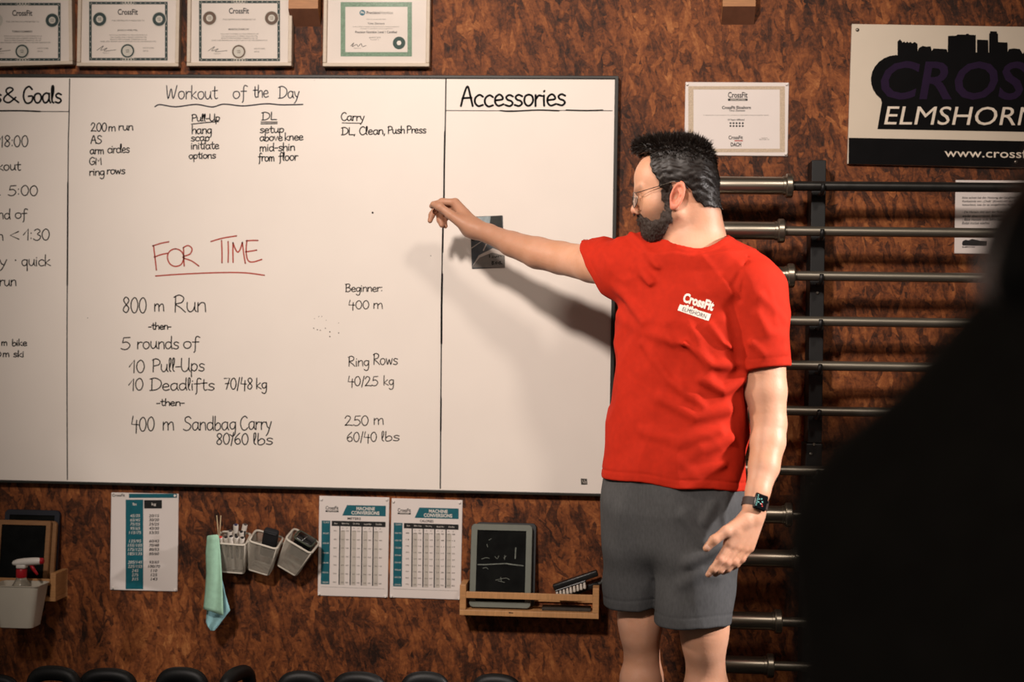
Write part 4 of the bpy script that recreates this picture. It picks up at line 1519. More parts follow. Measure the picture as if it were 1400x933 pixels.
tw = empty('towel', P(292, 733, -.10))
props(tw, 'mint green microfibre towel hanging beside the mesh baskets', 'towel')
cloth('front_fold', [((285, 733), (297, 731.5), -.118), ((283.5, 734), (299.5, 734.5), -.124), ((281.6, 756), (301.4, 757), -.124), ((282.4, 785), (303.2, 785), -.122),
                     ((280.6, 812), (304.4, 812), -.118), ((278.4, 833), (305.4, 842), -.116)], TOW, tw, seed=1)
cloth('back_fold', [((288, 745), (295, 745), -.114), ((290, 790), (303.5, 792), -.098), ((288, 815), (309, 815), -.082), ((283, 835), (314.8, 834.6), -.085), ((281.6, 851), (303, 849.6), -.086),
                    ((284, 857), (297.6, 857), -.086), ((288.6, 863), (292.6, 862.6), -.086)], mat('blue_microfibre', (136, 180, 184), 0.95, var=0.08, vscale=70, bump=0.4, bscale=500), tw, seed=3)

# kettlebells along the bottom edge
KB = mat('black_powder_coat', (15, 16, 17), 0.5, var=0.25, vscale=120, bump=0.1)


def kettlebell(label, x0, x1, ytop, y, zbase, edge_on, first=[None]):
    yt = P((x0 + x1) / 2, ytop, y)
    wv = (P(x1, ytop, y) - P(x0, ytop, y)).length
    if first[0] is None:
        root = empty('kettlebell', (0, 0, 0))
        # built for a handle 0.15 m wide whose top is at z = 0.285
        m = MB().lathe([(0, .045), (.004, .054), (.03, .070), (.065, .079), (.10, .078), (.13, .068), (.155, .05), (.170, .03)], (0, 0, 0), (0, 0, 1), 28)
        m.build('bell', KB, root, True, 50)
        pts = smooth_curve([(-.040, 0, .125), (-.060, 0, .180), (-.072, 0, .225), (-.060, 0, .256), (-.026, 0, .268), (.026, 0, .268), (.060, 0, .256), (.072, 0, .225), (.060, 0, .180), (.040, 0, .125)], 4)
        MB().tube(pts, .0205, 14).build('handle', KB, root, True)
        first[0] = root
    else:
        root = first[0].copy()
        link(root)
        for ch in first[0].children:
            c_ = ch.copy()
            link(c_, root)
    kz = yt.z / .2845
    kx = kz * .92 if edge_on else wv / .181
    root.scale = (kx, kx, kz)
    root.location = (yt.x, y, 0)
    props(root, label, 'kettlebell', 'black kettlebells lined up under the whiteboard')
    return root


KBs = [(-42, 27, 924, 'black kettlebell leftmost, cut off by the left edge'), (36, 113, 913, 'black kettlebell handle below the white cup'), (108, 188, 916, 'black kettlebell handle under the left edge of the weight chart'),
       (212, 287, 915, 'black kettlebell handle under the right edge of the weight chart'), (304, 345, 914, 'black kettlebell turned edge on, right of the towel'), (378, 447, 920, 'black kettlebell handle below the right mesh basket'),
       (453, 531, 921, 'black kettlebell handle below the METERS chart'), (546, 617, 921, 'black kettlebell handle below the CALORIES chart'), (642, 716, 924, 'black kettlebell handle rightmost, below the grey chalkboard')]
SHZ = P(300, 921, -.3).z - .288
for i, (a, b, t, lb) in enumerate(KBs):
    edge_on = i == 4
    r_ = kettlebell(lb, a, b, t, -.27 - (.05 if i % 2 else 0), SHZ, edge_on)
    r_.rotation_euler = (0, 0, math.radians(74 if edge_on else (3, -4, 3, -3, 0, 4, -3, 3, -3)[i]))
# ------------------------------------------------------------------ barbell rack and barbells
STEEL = mat('barbell_steel', (150, 142, 128), 0.32, 0.92, var=0.10, vscale=14, stretch=(1, 30, 30))
SHAFT = mat('dark_bar_steel', (132, 126, 114), 0.42, 0.85, var=0.18, vscale=30, stretch=(1, 20, 20))
BLACKB = mat('black_oxide_bar', (54, 53, 51), 0.4, 0.7, var=0.2, vscale=30)
RACKM = mat('rack_black', (15, 15, 15), 0.5, var=0.2, vscale=40)
BOLT = mat('bolt_zinc', (150, 144, 134), 0.3, 0.9)
YBAR = -.150
bars = [  # y at x = 1118, collar x (its right face), sleeve length, all steel or black shaft, label
    (254.6, 1083.6, .400, 'b', 'topmost barbell, with a bright steel sleeve and black shaft'),
    (316.4, 1072.6, .320, 's', 'second barbell from the top of the rack'),
    (377.6, 1086.0, .320, 's', 'third barbell from the top, its collar beside the red shoulder'),
    (439.4, 1066.0, .320, 's', 'fourth barbell from the top, beside the red sleeve'),
    (500.2, 1060.0, .320, 's', 'fifth barbell from the top, at the red sleeve hem'),
    (562.4, 1030.0, .320, 's', 'sixth barbell from the top, beside the left elbow'),
    (644.4, 1063.0, .320, 's', 'seventh barbell from the top, beside the left forearm'),
    (705.4, 1083.0, .320, 's', 'eighth barbell from the top, beside the wristwatch'),
    (765.4, 1095.4, .320, 's', 'ninth barbell from the top, behind the fingers of the left hand'),
    (851.8, 1068.6, .320, 's', 'second lowest barbell, beside the hem of the grey shorts'),
    (912.6, 1057.6, .216, 's', 'lowest barbell, with a short sleeve end showing behind the bare calves')]
UX = P(1118.5, 400, -.06).x
rack = empty('barbell_rack', (UX, 0, 0))
props(rack, 'tall black steel rack on the wall carrying the barbells', 'rack')
ux0, ux1 = P(1108.8, 300, -.09).x - UX, P(1128.4, 300, -.09).x - UX
zt_ = P(1118, 219, -.09).z
zm_ = P(1112, 606, -.09).z
SPAN = 1.0
for k, dx in enumerate((0, SPAN)):
    MB().box((ux0 + dx, -.09, zm_), (ux1 + dx, -.001, zt_), .002).build('upper_upright', RACKM, rack)
    lx0, lx1 = P(1099.5, 760, -.105).x - UX, P(1122, 760, -.105).x - UX
    MB().box((lx0 + dx, -.105, 0), (lx1 + dx, -.001, zm_ - .001), .003).build('lower_upright', RACKM, rack)
for q in [(1117.4, 400.5), (1112.8, 607.6), (1108.4, 620.8), (1110, 661.8), (1107.6, 677.4), (1109.4, 723.4), (1108, 785), (1105.6, 827), (1107, 869.6), (1105, 882), (1106.6, 929)]:
    p = P(q[0], q[1], -.09 if q[1] < 606 else -.105)
    MB().lathe([(0, .0042), (.003, .0042), (.0045, .0025), (.0045, 0)], (p.x - UX, p.y, p.z), (0, -1, 0), 10).build('bolt', BOLT, rack, True, 40)
for (yy, cx, sl, kind, lb) in bars:
    zc_ = P(1118, yy, YBAR).z
    for dx in (0, SPAN):
        xm = (ux0 + ux1) / 2 + dx
        MB().tube([(xm, -.08, zc_ - .021), (xm, YBAR - .004, zc_ - .021), (xm, YBAR - .020, zc_ - .014), (xm, YBAR - .024, zc_ + .004)], .006, 8).build('hook', RACKM, rack, True)
proto = None
for (yy, cx, sl, kind, lb) in bars:
    p = P(1118, yy, YBAR)
    xcol = P(cx, yy - .02 * (1118 - cx), YBAR).x
    root = empty('barbell', (xcol, YBAR, p.z))
    props(root, lb, 'barbell', 'barbells lying in the wall rack')
    Ls = 1.31 if sl > .25 else 1.20
    MB().tube([(-.03, 0, 0), (Ls + .03, 0, 0)], .0138, 14).build('shaft', BLACKB if kind == 'b' else SHAFT, root, True, 40)
    for sgn, x0 in ((-1, 0.0), (1, Ls)):
        m = MB()
        rc = .0345
        m.lathe([(0, .016), (0.0005, rc - .003), (.004, rc), (.017, rc), (.0205, rc - .003), (.021, .02)], (x0, 0, 0), (sgn, 0, 0), 28)
        m.build('collar', STEEL, root, True, 40)
        m = MB()
        re = .0250
        m.lathe([(.020, re), (.021, re + .002), (.028, re + .002), (.029, re), (sl - .006, re), (sl - .002, re - .002), (sl, re - .006), (sl, 0)], (x0, 0, 0), (sgn, 0, 0), 28)
        m.build('sleeve', STEEL, root, True, 40)
        if sl < .25:
            MB().lathe([(0, re + .001), (.002, re + .003), (.016, re + .003), (.018, re + .001), (.018, 0)], (x0 + sgn * (sl - .018), 0, 0), (sgn, 0, 0), 24).build('end_cap', STEEL, root, True, 40)
# ------------------------------------------------------------------ sculpting with distance fields
F32 = np.float32


def V3(p):
    return np.array([p[0], p[1], p[2]], dtype=F32)


def smin(a, b, k):
    h = np.maximum(k - np.abs(a - b), 0) / k
    return np.minimum(a, b) - h * h * k * 0.25


def smax(a, b, k):
    return -smin(-a, -b, k)


def capsule(p, a, b, ra, rb):
    a, b = V3(a), V3(b)
    ba = b - a
    pa = p - a
    h = np.clip((pa @ ba) / max(float(ba @ ba), 1e-9), 0, 1)
    return np.linalg.norm(pa - h[:, None] * ba, axis=1) - (ra + (rb - ra) * h)


def sphere(p, c, r):
    return np.linalg.norm(p - V3(c), axis=1) - r


def ellipsoid(p, c, r):
    q = p - V3(c)
    r = np.array(r, dtype=F32)
    k0 = np.linalg.norm(q / r, axis=1)
    k1 = np.linalg.norm(q / (r * r), axis=1)
    return k0 * (k0 - 1.0) / np.maximum(k1, 1e-6)


def poly2(x, y, pts):
    """signed distance to a polygon, negative inside"""
    d = np.full(x.shape, 1e9, dtype=F32)
    s = np.ones(x.shape, dtype=F32)
    n = len(pts)
    for i in range(n):
        ax, ay = pts[i]
        bx, by = pts[i - 1]
        ex, ey = bx - ax, by - ay
        wx, wy = x - ax, y - ay
        t = np.clip((wx * ex + wy * ey) / (ex * ex + ey * ey), 0, 1)
        d = np.minimum(d, (wx - ex * t) ** 2 + (wy - ey * t) ** 2)
        c1, c2, c3 = y >= ay, y < by, ex * wy > ey * wx
        flip = (c1 & c2 & c3) | (~c1 & ~c2 & ~c3)
        s = np.where(flip, -s, s)
    return s * np.sqrt(d)


def nz(p, scale, seed, n=7):
    """smooth cheap noise, about -1..1"""
    r = np.random.RandomState(seed)
    out = np.zeros(len(p), dtype=F32)
    for i in range(n):
        k = r.normal(size=3)
        k = (k / np.linalg.norm(k) * scale * r.uniform(.6, 1.5)).astype(F32)
        out += np.sin(p @ k + F32(r.uniform(0, 6.28)))
    return out / math.sqrt(n) * 0.9


def sdf_mesh(f, lo, hi, h):
    """surface nets over a sparse grid -> vertices, quads"""
    B = 12
    lo = np.array(lo, dtype=F32)
    n = np.ceil((np.array(hi) - lo) / h / B).astype(int) * B + 1
    nb = (n - 1) // B
    bi = np.stack(np.meshgrid(*[np.arange(k) for k in nb], indexing='ij'), -1).reshape(-1, 3)
    cen = (lo + (bi + 0.5) * (B * h)).astype(F32)
    val = np.concatenate([f(cen[i:i + 4096]) for i in range(0, len(cen), 4096)])
    G = np.empty(tuple(n), dtype=F32)
    G[:] = 1.0
    rad = B * h * 0.87 * 1.45 + 0.004
    offs = np.stack(np.meshgrid(*[np.arange(B + 1)] * 3, indexing='ij'), -1).reshape(-1, 3)
    for c, v in zip(bi, val):
        if v < -rad:
            a = c * B
            G[a[0]:a[0] + B + 1, a[1]:a[1] + B + 1, a[2]:a[2] + B + 1] = -1.0
    near = bi[np.abs(val) <= rad]
    CH = 24
    for i in range(0, len(near), CH):
        c = near[i:i + CH]
        idx = (c[:, None, :] * B + offs[None]).reshape(-1, 3)
        pts = (lo + idx * F32(h)).astype(F32)
        G[idx[:, 0], idx[:, 1], idx[:, 2]] = f(pts)
    S = G < 0
    nx, ny, nz_ = [k - 1 for k in n]
    cnt = np.zeros((nx, ny, nz_), dtype=np.uint8)
    for a in (0, 1):
        for b in (0, 1):
            for c in (0, 1):
                cnt += S[a:a + nx, b:b + ny, c:c + nz_]
    act = np.argwhere((cnt > 0) & (cnt < 8))
    corner = np.array([(a, b, c) for a in (0, 1) for b in (0, 1) for c in (0, 1)])
    cv = np.stack([G[act[:, 0] + q[0], act[:, 1] + q[1], act[:, 2] + q[2]] for q in corner], 1)
    acc = np.zeros((len(act), 3))
    num = np.zeros(len(act))
    for i in range(8):
        for j in range(i + 1, 8):
            if np.abs(corner[i] - corner[j]).sum() != 1:
                continue
            a, b = cv[:, i], cv[:, j]
            m = (a < 0) != (b < 0)
            t = np.where(m, a / np.where(m, a - b, 1), 0)
            pos = corner[i] + t[:, None] * (corner[j] - corner[i])
            acc += np.where(m[:, None], pos, 0)
            num += m
    verts = lo + (act + acc / np.maximum(num, 1)[:, None]) * h
    ids = np.full((nx, ny, nz_), -1, dtype=np.int32)
    ids[act[:, 0], act[:, 1], act[:, 2]] = np.arange(len(act))
    quads = []
    for ax in range(3):
        s0 = [slice(1, k) for k in (nx, ny, nz_)]
        s1 = list(s0)
        s0[ax] = slice(0, (nx, ny, nz_)[ax])
        s1[ax] = slice(1, (nx, ny, nz_)[ax] + 1)
        A, Bv = S[tuple(s0)], S[tuple(s1)]
        e = np.argwhere(A != Bv)
        if not len(e):
            continue
        inside = A[e[:, 0], e[:, 1], e[:, 2]]
        e = e + np.array([0 if k == ax else 1 for k in range(3)])
        u, v = [(1, 2), (2, 0), (0, 1)][ax]
        du, dv = np.eye(3, dtype=int)[u], np.eye(3, dtype=int)[v]
        q = [ids[tuple((e - o).T)] for o in (du + dv, dv, 0 * du, du)]
        q = np.stack(q, 1)
        q[~inside] = q[~inside][:, ::-1]
        quads.append(q)
    quads = np.concatenate(quads)
    quads = quads[(quads >= 0).all(1)]
    return verts.astype(F32), quads


def np_object(name, v, q, material, parent=None, smooth=True):
    me = bpy.data.meshes.new(name)
    me.vertices.add(len(v))
    me.vertices.foreach_set('co', np.ascontiguousarray(v, dtype=F32).ravel())
    k = q.shape[1]
    me.loops.add(q.size)
    me.loops.foreach_set('vertex_index', np.ascontiguousarray(q, dtype=np.int32).ravel())
    me.polygons.add(len(q))
    me.polygons.foreach_set('loop_start', np.arange(len(q), dtype=np.int32) * k)
    me.polygons.foreach_set('loop_total', np.full(len(q), k, dtype=np.int32))
    me.polygons.foreach_set('use_smooth', np.full(len(q), smooth))
    me.update(calc_edges=True)
    me.validate()
    me.materials.append(material)
    o = bpy.data.objects.new(name, me)
    return link(o, parent)


def relax(v, q, it=1, lam=0.5):
    """light smoothing of a quad mesh"""
    e = np.concatenate([q[:, [0, 1]], q[:, [1, 2]], q[:, [2, 3]], q[:, [3, 0]]])
    for _ in range(it):
        s = np.zeros_like(v, dtype=np.float64)
        c = np.zeros(len(v))
        np.add.at(s, e[:, 0], v[e[:, 1]])
        np.add.at(s, e[:, 1], v[e[:, 0]])
        np.add.at(c, e[:, 0], 1)
        np.add.at(c, e[:, 1], 1)
        v = (v * (1 - lam) + (s / np.maximum(c, 1)[:, None]) * lam).astype(F32)
    return v


class Field:
    """parts with boxes round them, so that far parts are not evaluated"""

    def __init__(self, k=0.02):
        self.parts, self.k, self.ks = [], k, []

    def add(self, fn, lo, hi, k=None):
        self.ks.append(k or self.k)
        self.parts.append((fn, np.array(lo, dtype=F32), np.array(hi, dtype=F32)))

    def caps(self, segs, k, join=None):
        """segs: (a, b, ra, rb)"""
        pts = np.array([V3(q) for s_ in segs for q in s_[:2]])
        r = max(max(s_[2], s_[3]) for s_ in segs)

        def fn(p, segs=segs, k=k):
            d = capsule(p, *segs[0])
            for s_ in segs[1:]:
                d = smin(d, capsule(p, *s_), k)
            return d
        self.add(fn, pts.min(0) - r, pts.max(0) + r, join)

    def __call__(self, p):
        d = np.full(len(p), 1.0, dtype=F32)
        lo, hi = p.min(0), p.max(0)
        for (fn, a, b), kk in zip(self.parts, self.ks):
            gap = np.maximum(np.maximum(a - hi, lo - b), 0)
            g = float(np.sqrt((gap ** 2).sum()))
            if g > 0.10:
                d = np.minimum(d, F32(g))
                continue
            d = smin(d, fn(p).astype(F32), kk)
        return d
# ------------------------------------------------------------------ the coach
def skin_material(name, base, blush):
    m = bpy.data.materials.new(name)
    m.use_nodes = True
    nt = m.node_tree
    b = nt.nodes['Principled BSDF']
    b.inputs['Roughness'].default_value = 0.5
    b.inputs['Specular IOR Level'].default_value = 0.35
    b.inputs['Subsurface Weight'].default_value = 0.12
    b.inputs['Subsurface Radius'].default_value = (1.0, 0.35, 0.2)
    b.inputs['Subsurface Scale'].default_value = 0.006
    tc = nt.nodes.new('ShaderNodeTexCoord')
    n = nt.nodes.new('ShaderNodeTexNoise')
    n.inputs['Scale'].default_value = 18
    n.inputs['Detail'].default_value = 6
    nt.links.new(tc.outputs['Object'], n.inputs['Vector'])
    r = nt.nodes.new('ShaderNodeValToRGB')
    r.color_ramp.elements[0].position, r.color_ramp.elements[1].position = .35, .68
    r.color_ramp.elements[0].color, r.color_ramp.elements[1].color = srgb(base), srgb(blush)
    nt.links.new(n.outputs['Fac'], r.inputs['Fac'])
    at = nt.nodes.new('ShaderNodeAttribute')
    at.attribute_name = 'tone'
    mx = nt.nodes.new('ShaderNodeMix')
    mx.data_type = 'RGBA'
    mx.inputs[7].default_value = srgb((66, 44, 34))
    nt.links.new(at.outputs['Fac'], mx.inputs[0])
    nt.links.new(r.outputs['Color'], mx.inputs[6])
    at2 = nt.nodes.new('ShaderNodeAttribute')
    at2.attribute_name = 'flush'
    mx2 = nt.nodes.new('ShaderNodeMix')
    mx2.data_type = 'RGBA'
    mx2.inputs[7].default_value = srgb((214, 124, 100))
    nt.links.new(at2.outputs['Fac'], mx2.inputs[0])
    nt.links.new(mx.outputs[2], mx2.inputs[6])
    nt.links.new(mx2.outputs[2], b.inputs['Base Color'])
    n2 = nt.nodes.new('ShaderNodeTexNoise')
    n2.inputs['Scale'].default_value = 160
    n2.inputs['Detail'].default_value = 4
    nt.links.new(tc.outputs['Object'], n2.inputs['Vector'])
    bp = nt.nodes.new('ShaderNodeBump')
    bp.inputs['Strength'].default_value = .22
    bp.inputs['Distance'].default_value = .002
    nt.links.new(n2.outputs['Fac'], bp.inputs['Height'])
    nt.links.new(bp.outputs['Normal'], b.inputs['Normal'])
    return m


SKIN = skin_material('skin', (194, 142, 112), (202, 152, 126))
HAIR = mat('dark_brown_hair', (27, 19, 15), 0.46, var=0.65, vscale=260, spec=0.35)  # strong colour noise stands in for streaked highlights on the strands
man = empty('person', (P(925, 700, -.66).x, -.66, 0))
props(man, 'bearded man in red t-shirt and grey shorts pointing at the whiteboard', 'person')
mo = V3(man.location)

# --- head frame: f towards the face, l to his left (towards the camera), u up
HA = math.radians(9)
HO = V3(P(930, 272, -.665))
Hf = np.array([-math.cos(HA), math.sin(HA), 0], dtype=F32)
Hl = np.array([-math.sin(HA), -math.cos(HA), 0], dtype=F32)
Hu = np.array([0, 0, 1], dtype=F32)
HR = np.stack([Hf, Hl, Hu], 1)          # local -> world columns


def to_head(p):
    return (p - HO) @ HR


def from_head(q):
    return HO + np.asarray(q, dtype=F32) @ HR.T


def face_sdf(q, ears=True):
    s = q.copy()
    s[:, 1] = np.abs(s[:, 1])
    d = ellipsoid(q, (.010, 0, .046), (.094, .0745, .089))
    d = smin(d, ellipsoid(q, (.052, 0, .050), (.060, .062, .058)), .03)
    d = smin(d, ellipsoid(q, (.040, 0, -.022), (.058, .055, .080)), .03)
    d = smin(d, capsule(s, (.060, .016, -.084), (.000, .055, -.040), .019, .018), .025)
    d = smin(d, sphere(q, (.064, 0, -.082), .020), .02)
    d = smin(d, sphere(s, (.060, .038, -.016), .026), .025)
    d = smax(d, -sphere(s, (.112, .034, .000), .019), .014)
    d = smin(d, capsule(s, (.1055, 0, .020), (.088, .046, .022), .0085, .008), .014)
    d = smin(d, sphere(s, (.0865, .032, .001), .0125), .003)
    d = smin(d, capsule(q, (.1045, 0, .012), (.1125, 0, -.022), .0065, .0085), .010)
    d = smin(d, sphere(q, (.1135, 0, -.0285), .0098), .006)
    d = smin(d, sphere(s, (.103, .0115, -.0335), .0078), .005)
    d = smin(d, capsule(s, (.0955, 0, -.0505), (.0885, .018, -.0535), .0062, .004), .004)
    d = smin(d, capsule(s, (.0915, 0, -.0615), (.0860, .016, -.0585), .0068, .004), .004)
    if ears:
        ef = s[:, 0] + .002 + (s[:, 2]) * .22
        eu = s[:, 2] - .001
        el = s[:, 1] - .0745 - np.maximum(-ef, 0) * .35
        E3 = np.stack([ef, el, eu], 1)
        base = ellipsoid(E3, (0, -.001, 0), (.0165, .0075, .031))
        base = smax(base, -ellipsoid(E3, (-.002, .0105, .004), (.0105, .0085, .0215)), .003)
        e = np.sqrt((ef / .0155) ** 2 + (eu / .030) ** 2)
        ring = np.sqrt(((e - .95) * .018) ** 2 + (el - .0060) ** 2) - .0038
        ear = smin(base, ring, .003)
        ear = smin(ear, np.minimum(capsule(E3, (.003, .004, .016), (-.0065, .0055, .004), .0028, .0032), capsule(E3, (-.0065, .0055, .004), (-.002, .005, -.0135), .0032, .0034)), .003)
        ear = smax(ear, -ellipsoid(E3, (.0045, .007, -.003), (.0075, .0085, .0105)), .003)
        ear = smin(ear, capsule(E3, (.0145, .003, .002), (.0135, .003, -.008), .0042, .0036), .003)
        ear = smin(ear, ellipsoid(np.stack([ef, el, eu], 1), (.003, .004, -.0275), (.009, .006, .009)), .005)
        d = smin(d, ear, .006)
    return d


body = Field(.022)
NB = P(951, 352, -.665)                  # base of the neck


def head_part(p):
    d = face_sdf(to_head(p))
    return d


body.add(head_part, HO - .15, HO + .17)
neck_top = from_head((-.028, 0, -.015))
body.caps([(neck_top, NB, .054, .058), (from_head((-.045, .0, .0)), P(966, 340, -.65), .045, .055), (from_head((.015, .0, -.06)), P(935, 350, -.69), .038, .042)], .03)
SHR = P(853, 370, -.575)
SHL = P(1036, 394, -.735)
ELR, WRR = P(767, 353, -.375), P(650, 313.5, -.262)
ELL, WRL = P(1051, 580, -.76), P(1031.5, 692, -.852)
# trunk and shoulders under the shirt
body.caps([(P(945, 400, -.655), P(922, 620, -.66), .105, .11), (P(912, 430, -.64), P(900, 600, -.64), .07, .08), (P(975, 420, -.68), P(955, 620, -.68), .09, .095),
           (P(951, 348, -.66), SHR, .055, .052), (P(951, 348, -.66), SHL, .055, .055), (P(920, 620, -.66), P(920, 700, -.665), .11, .115)], .05)
# right arm, reaching to the board


def lerp(a, b, t):
    return Vector(a) * (1 - t) + Vector(b) * t


body.caps([(SHR, lerp(SHR, ELR, .5), .052, .048), (lerp(SHR, ELR, .5), ELR, .048, .0435),
           (ELR, P(735, 346, -.345), .044, .0425), (P(735, 346, -.345), P(700, 334, -.31), .0425, .0345), (P(700, 334, -.31), P(668, 319.5, -.279), .0335, .026),
           (P(668, 319.5, -.279), WRR, .026, .0245)], .010, .02)
# left arm, hanging
body.caps([(SHL, P(1043, 470, -.74), .056, .054), (P(1043, 470, -.74), P(1047, 535, -.75), .053, .050), (P(1047, 535, -.75), ELL, .049, .042),
           (ELL, P(1049.5, 604, -.775), .042, .0415), (P(1049.5, 604, -.775), P(1044.5, 638, -.805), .0415, .0365), (P(1044.5, 638, -.805), P(1036, 672, -.835), .0355, .0285),
           (P(1036, 672, -.835), WRL, .0275, .0262)], .010, .02)
# right hand: thumb and forefinger meet, the other fingers hang
g = 1.0
body.caps([(WRR, P(622.6, 277, -.228), .0235, .0125), (P(643, 311, -.247), P(621, 282, -.208), .020, .0125), (P(642, 313, -.238), P(621, 289, -.193), .019, .0125),
           (P(641, 314, -.232), P(623, 295, -.182), .018, .012), (P(640, 310, -.270), P(616, 294, -.268), .0205, .0135)], .018)
body.caps([(P(622.6, 277, -.228), P(604.5, 276, -.226), .0110, .0098), (P(604.5, 276, -.226), P(595, 279.5, -.238), .0095, .0086), (P(595, 279.5, -.238), P(590.5, 282, -.247), .0086, .0078)], .006, .004)
body.caps([(P(616, 294, -.268), P(601, 283, -.266), .0128, .0108), (P(601, 283, -.266), P(592.5, 279.5, -.258), .0112, .0090)], .008, .005)
body.caps([(P(621, 282, -.208), P(597, 283, -.206), .0110, .0100), (P(597, 283, -.206), P(590.5, 294, -.212), .0096, .0088), (P(590.5, 294, -.212), P(588, 302, -.218), .0086, .0074)], .006, .004)
body.caps([(P(621, 289, -.193), P(600, 291, -.190), .0110, .0100), (P(600, 291, -.190), P(601.5, 301, -.197), .0098, .0090), (P(601.5, 301, -.197), P(604, 308, -.204), .0090, .0078)], .006, .004)
body.caps([(P(623, 295, -.182), P(607.5, 297, -.178), .0100, .0090), (P(607.5, 297, -.178), P(607, 304, -.184), .0088, .0080), (P(607, 304, -.184), P(609, 309.5, -.190), .0080, .0068)], .006, .004)
# left hand, relaxed in front of the thigh
LH = {'i': [(997, 744, -.893), (984.5, 765.5, -.905), (975, 778.5, -.905), (968.5, 786, -.899)], 'm': [(1007.5, 747.5, -.885), (993.5, 769, -.896), (984, 779.5, -.896), (978, 785, -.890)],
      'r': [(1017, 749.5, -.874), (1004, 768.5, -.885), (994.5, 778, -.884), (988.5, 782.5, -.879)], 'l': [(1024.5, 749, -.862), (1014, 764.5, -.872), (1006.5, 772.5, -.872), (1001.5, 777, -.868)]}
segs = []
for k, (wx, wy, wz) in {'i': (1021, 705, -.873), 'm': (1027, 706, -.868), 'r': (1033, 706, -.860), 'l': (1037, 705, -.852)}.items():
    segs.append((P(wx, wy, wz), P(*LH[k][0]), .0165, .0122))
segs.append((WRL, P(1028, 707, -.862), .0245, .022))
segs.append((P(1018, 712, -.880), P(993, 727, -.905), .0175, .0130))
segs.append((P(1005, 728, -.892), P(996, 742, -.895), .0130, .0110))
body.caps(segs, .010, .012)
for k, rr in (('i', 1.0), ('m', 1.02), ('r', .98), ('l', .86)):
    a, b, c_, d_ = [P(*q) for q in LH[k]]
    body.caps([(a, b, .0108 * rr, .0098 * rr), (b, c_, .0099 * rr, .0088 * rr), (c_, d_, .0088 * rr, .0072 * rr)], .005, .0035)
body.caps([(P(993, 727, -.905), P(976.5, 738.5, -.913), .0125, .0108), (P(976.5, 738.5, -.913), P(965.8, 750, -.913), .0112, .0086)], .006, .006)
# legs
KNL, KNR = P(963, 868, -.705), P(876, 852, -.615)
HPL, HPR = P(955, 700, -.69), P(884, 695, -.635)
ANL = Vector((KNL.x + .012, KNL.y + .045, .085))
ANR = Vector((KNR.x - .004, KNR.y + .040, .085))
for hp, kn, an, dr, w_ in ((HPL, KNL, ANL, Vector((-.35, -.9, 0)), 1.0), (HPR, KNR, ANR, Vector((-.62, -.78, 0)), .94)):
    dr = dr.normalized()
    ca = lerp(kn, an, .34)
    back = -dr * .014
    body.caps([(hp, kn + Vector((0, 0, .03)), .080 * w_, .053 * w_), (kn + Vector((0, 0, .03)), kn, .052 * w_, .050 * w_), (kn + dr * .012 + Vector((0, 0, .005)), kn + dr * .012 - Vector((0, 0, .03)), .040 * w_, .036 * w_),
               (kn, ca + back, .047 * w_, .0505 * w_), (ca + back, lerp(kn, an, .65), .049 * w_, .036 * w_), (ca + dr * .014, an + dr * .01, .036 * w_, .028 * w_), (lerp(kn, an, .65), an, .035 * w_, .032 * w_),
               (an, an + dr * .07 - Vector((0, 0, .035)), .034, .030), (an + dr * .07 - Vector((0, 0, .035)), an + dr * .15 - Vector((0, 0, .055)), .030, .022), (an - dr * .03 - Vector((0, 0, .045)), an + dr * .14 - Vector((0, 0, .06)), .03, .022)], .03)
allp = np.concatenate([np.stack([a_, b_]) for _f, a_, b_ in body.parts])
bv, bq = sdf_mesh(body, np.array([allp[:, 0].min() - .03, allp[:, 1].min() - .03, 0.0]), allp.max(0) + .03, .0025)
bv = relax(bv, bq, 1, .4)
skin = np_object('body', bv - mo, bq, SKIN, man)
# stubble under the beard and hair, flush on ears, nose, knuckles
hq = to_head(bv)
inhead = (np.abs(hq) < np.array([.16, .12, .16], dtype=F32)).all(1)
BEARD = [(.012, .036), (.038, .036), (.040, .005), (.043, -.022), (.058, -.040), (.074, -.046), (.090, -.0395), (.125, -.0395), (.125, -.125), (.030, -.125), (.026, -.088), (.012, -.062), (.008, -.03)]
BEARDV = [(.012, .036), (.036, .036), (.037, .0), (.034, -.030), (.048, -.054), (.068, -.060), (.080, -.050), (.090, -.0405), (.125, -.0405), (.125, -.125), (.030, -.125), (.027, -.088), (.014, -.062), (.010, -.03)]
HAIRP = [(.104, .108), (.086, .112), (.069, .114), (.067, .072), (.050, .042), (.041, .020), (.024, .012), (.016, .034), (-.010, .037), (-.028, .022), (-.038, -.002), (-.064, -.024), (-.13, -.026), (-.13, .26), (.16, .26), (.16, .12)]
tone = np.zeros(len(bv), dtype=F32)
flush = np.zeros(len(bv), dtype=F32)
i_ = np.where(inhead)[0]
q_ = hq[i_]
w1 = np.clip(.45 - poly2(q_[:, 0], q_[:, 2], BEARD) / .026, 0, 1)
w2 = np.clip(.35 - poly2(q_[:, 0], q_[:, 2], HAIRP) / .016, 0, 1)
brow = np.clip(1.3 - np.abs(capsule(np.stack([q_[:, 0], np.abs(q_[:, 1]), q_[:, 2]], 1), (.108, .010, .0205), (.090, .050, .024), .0, .0)) / .0075, 0, 1)
lips = np.clip(1.2 - np.minimum(np.abs(capsule(np.stack([q_[:, 0], np.abs(q_[:, 1]), q_[:, 2]], 1), (.100, 0, -.052), (.090, .017, -.0545), 0, 0)),
                                np.abs(capsule(np.stack([q_[:, 0], np.abs(q_[:, 1]), q_[:, 2]], 1), (.098, 0, -.0615), (.088, .014, -.0585), 0, 0))) / .008, 0, 1)
tone[i_] = np.maximum(np.maximum(w1 * .75 * (1 - lips), w2 * .9), brow * .8)
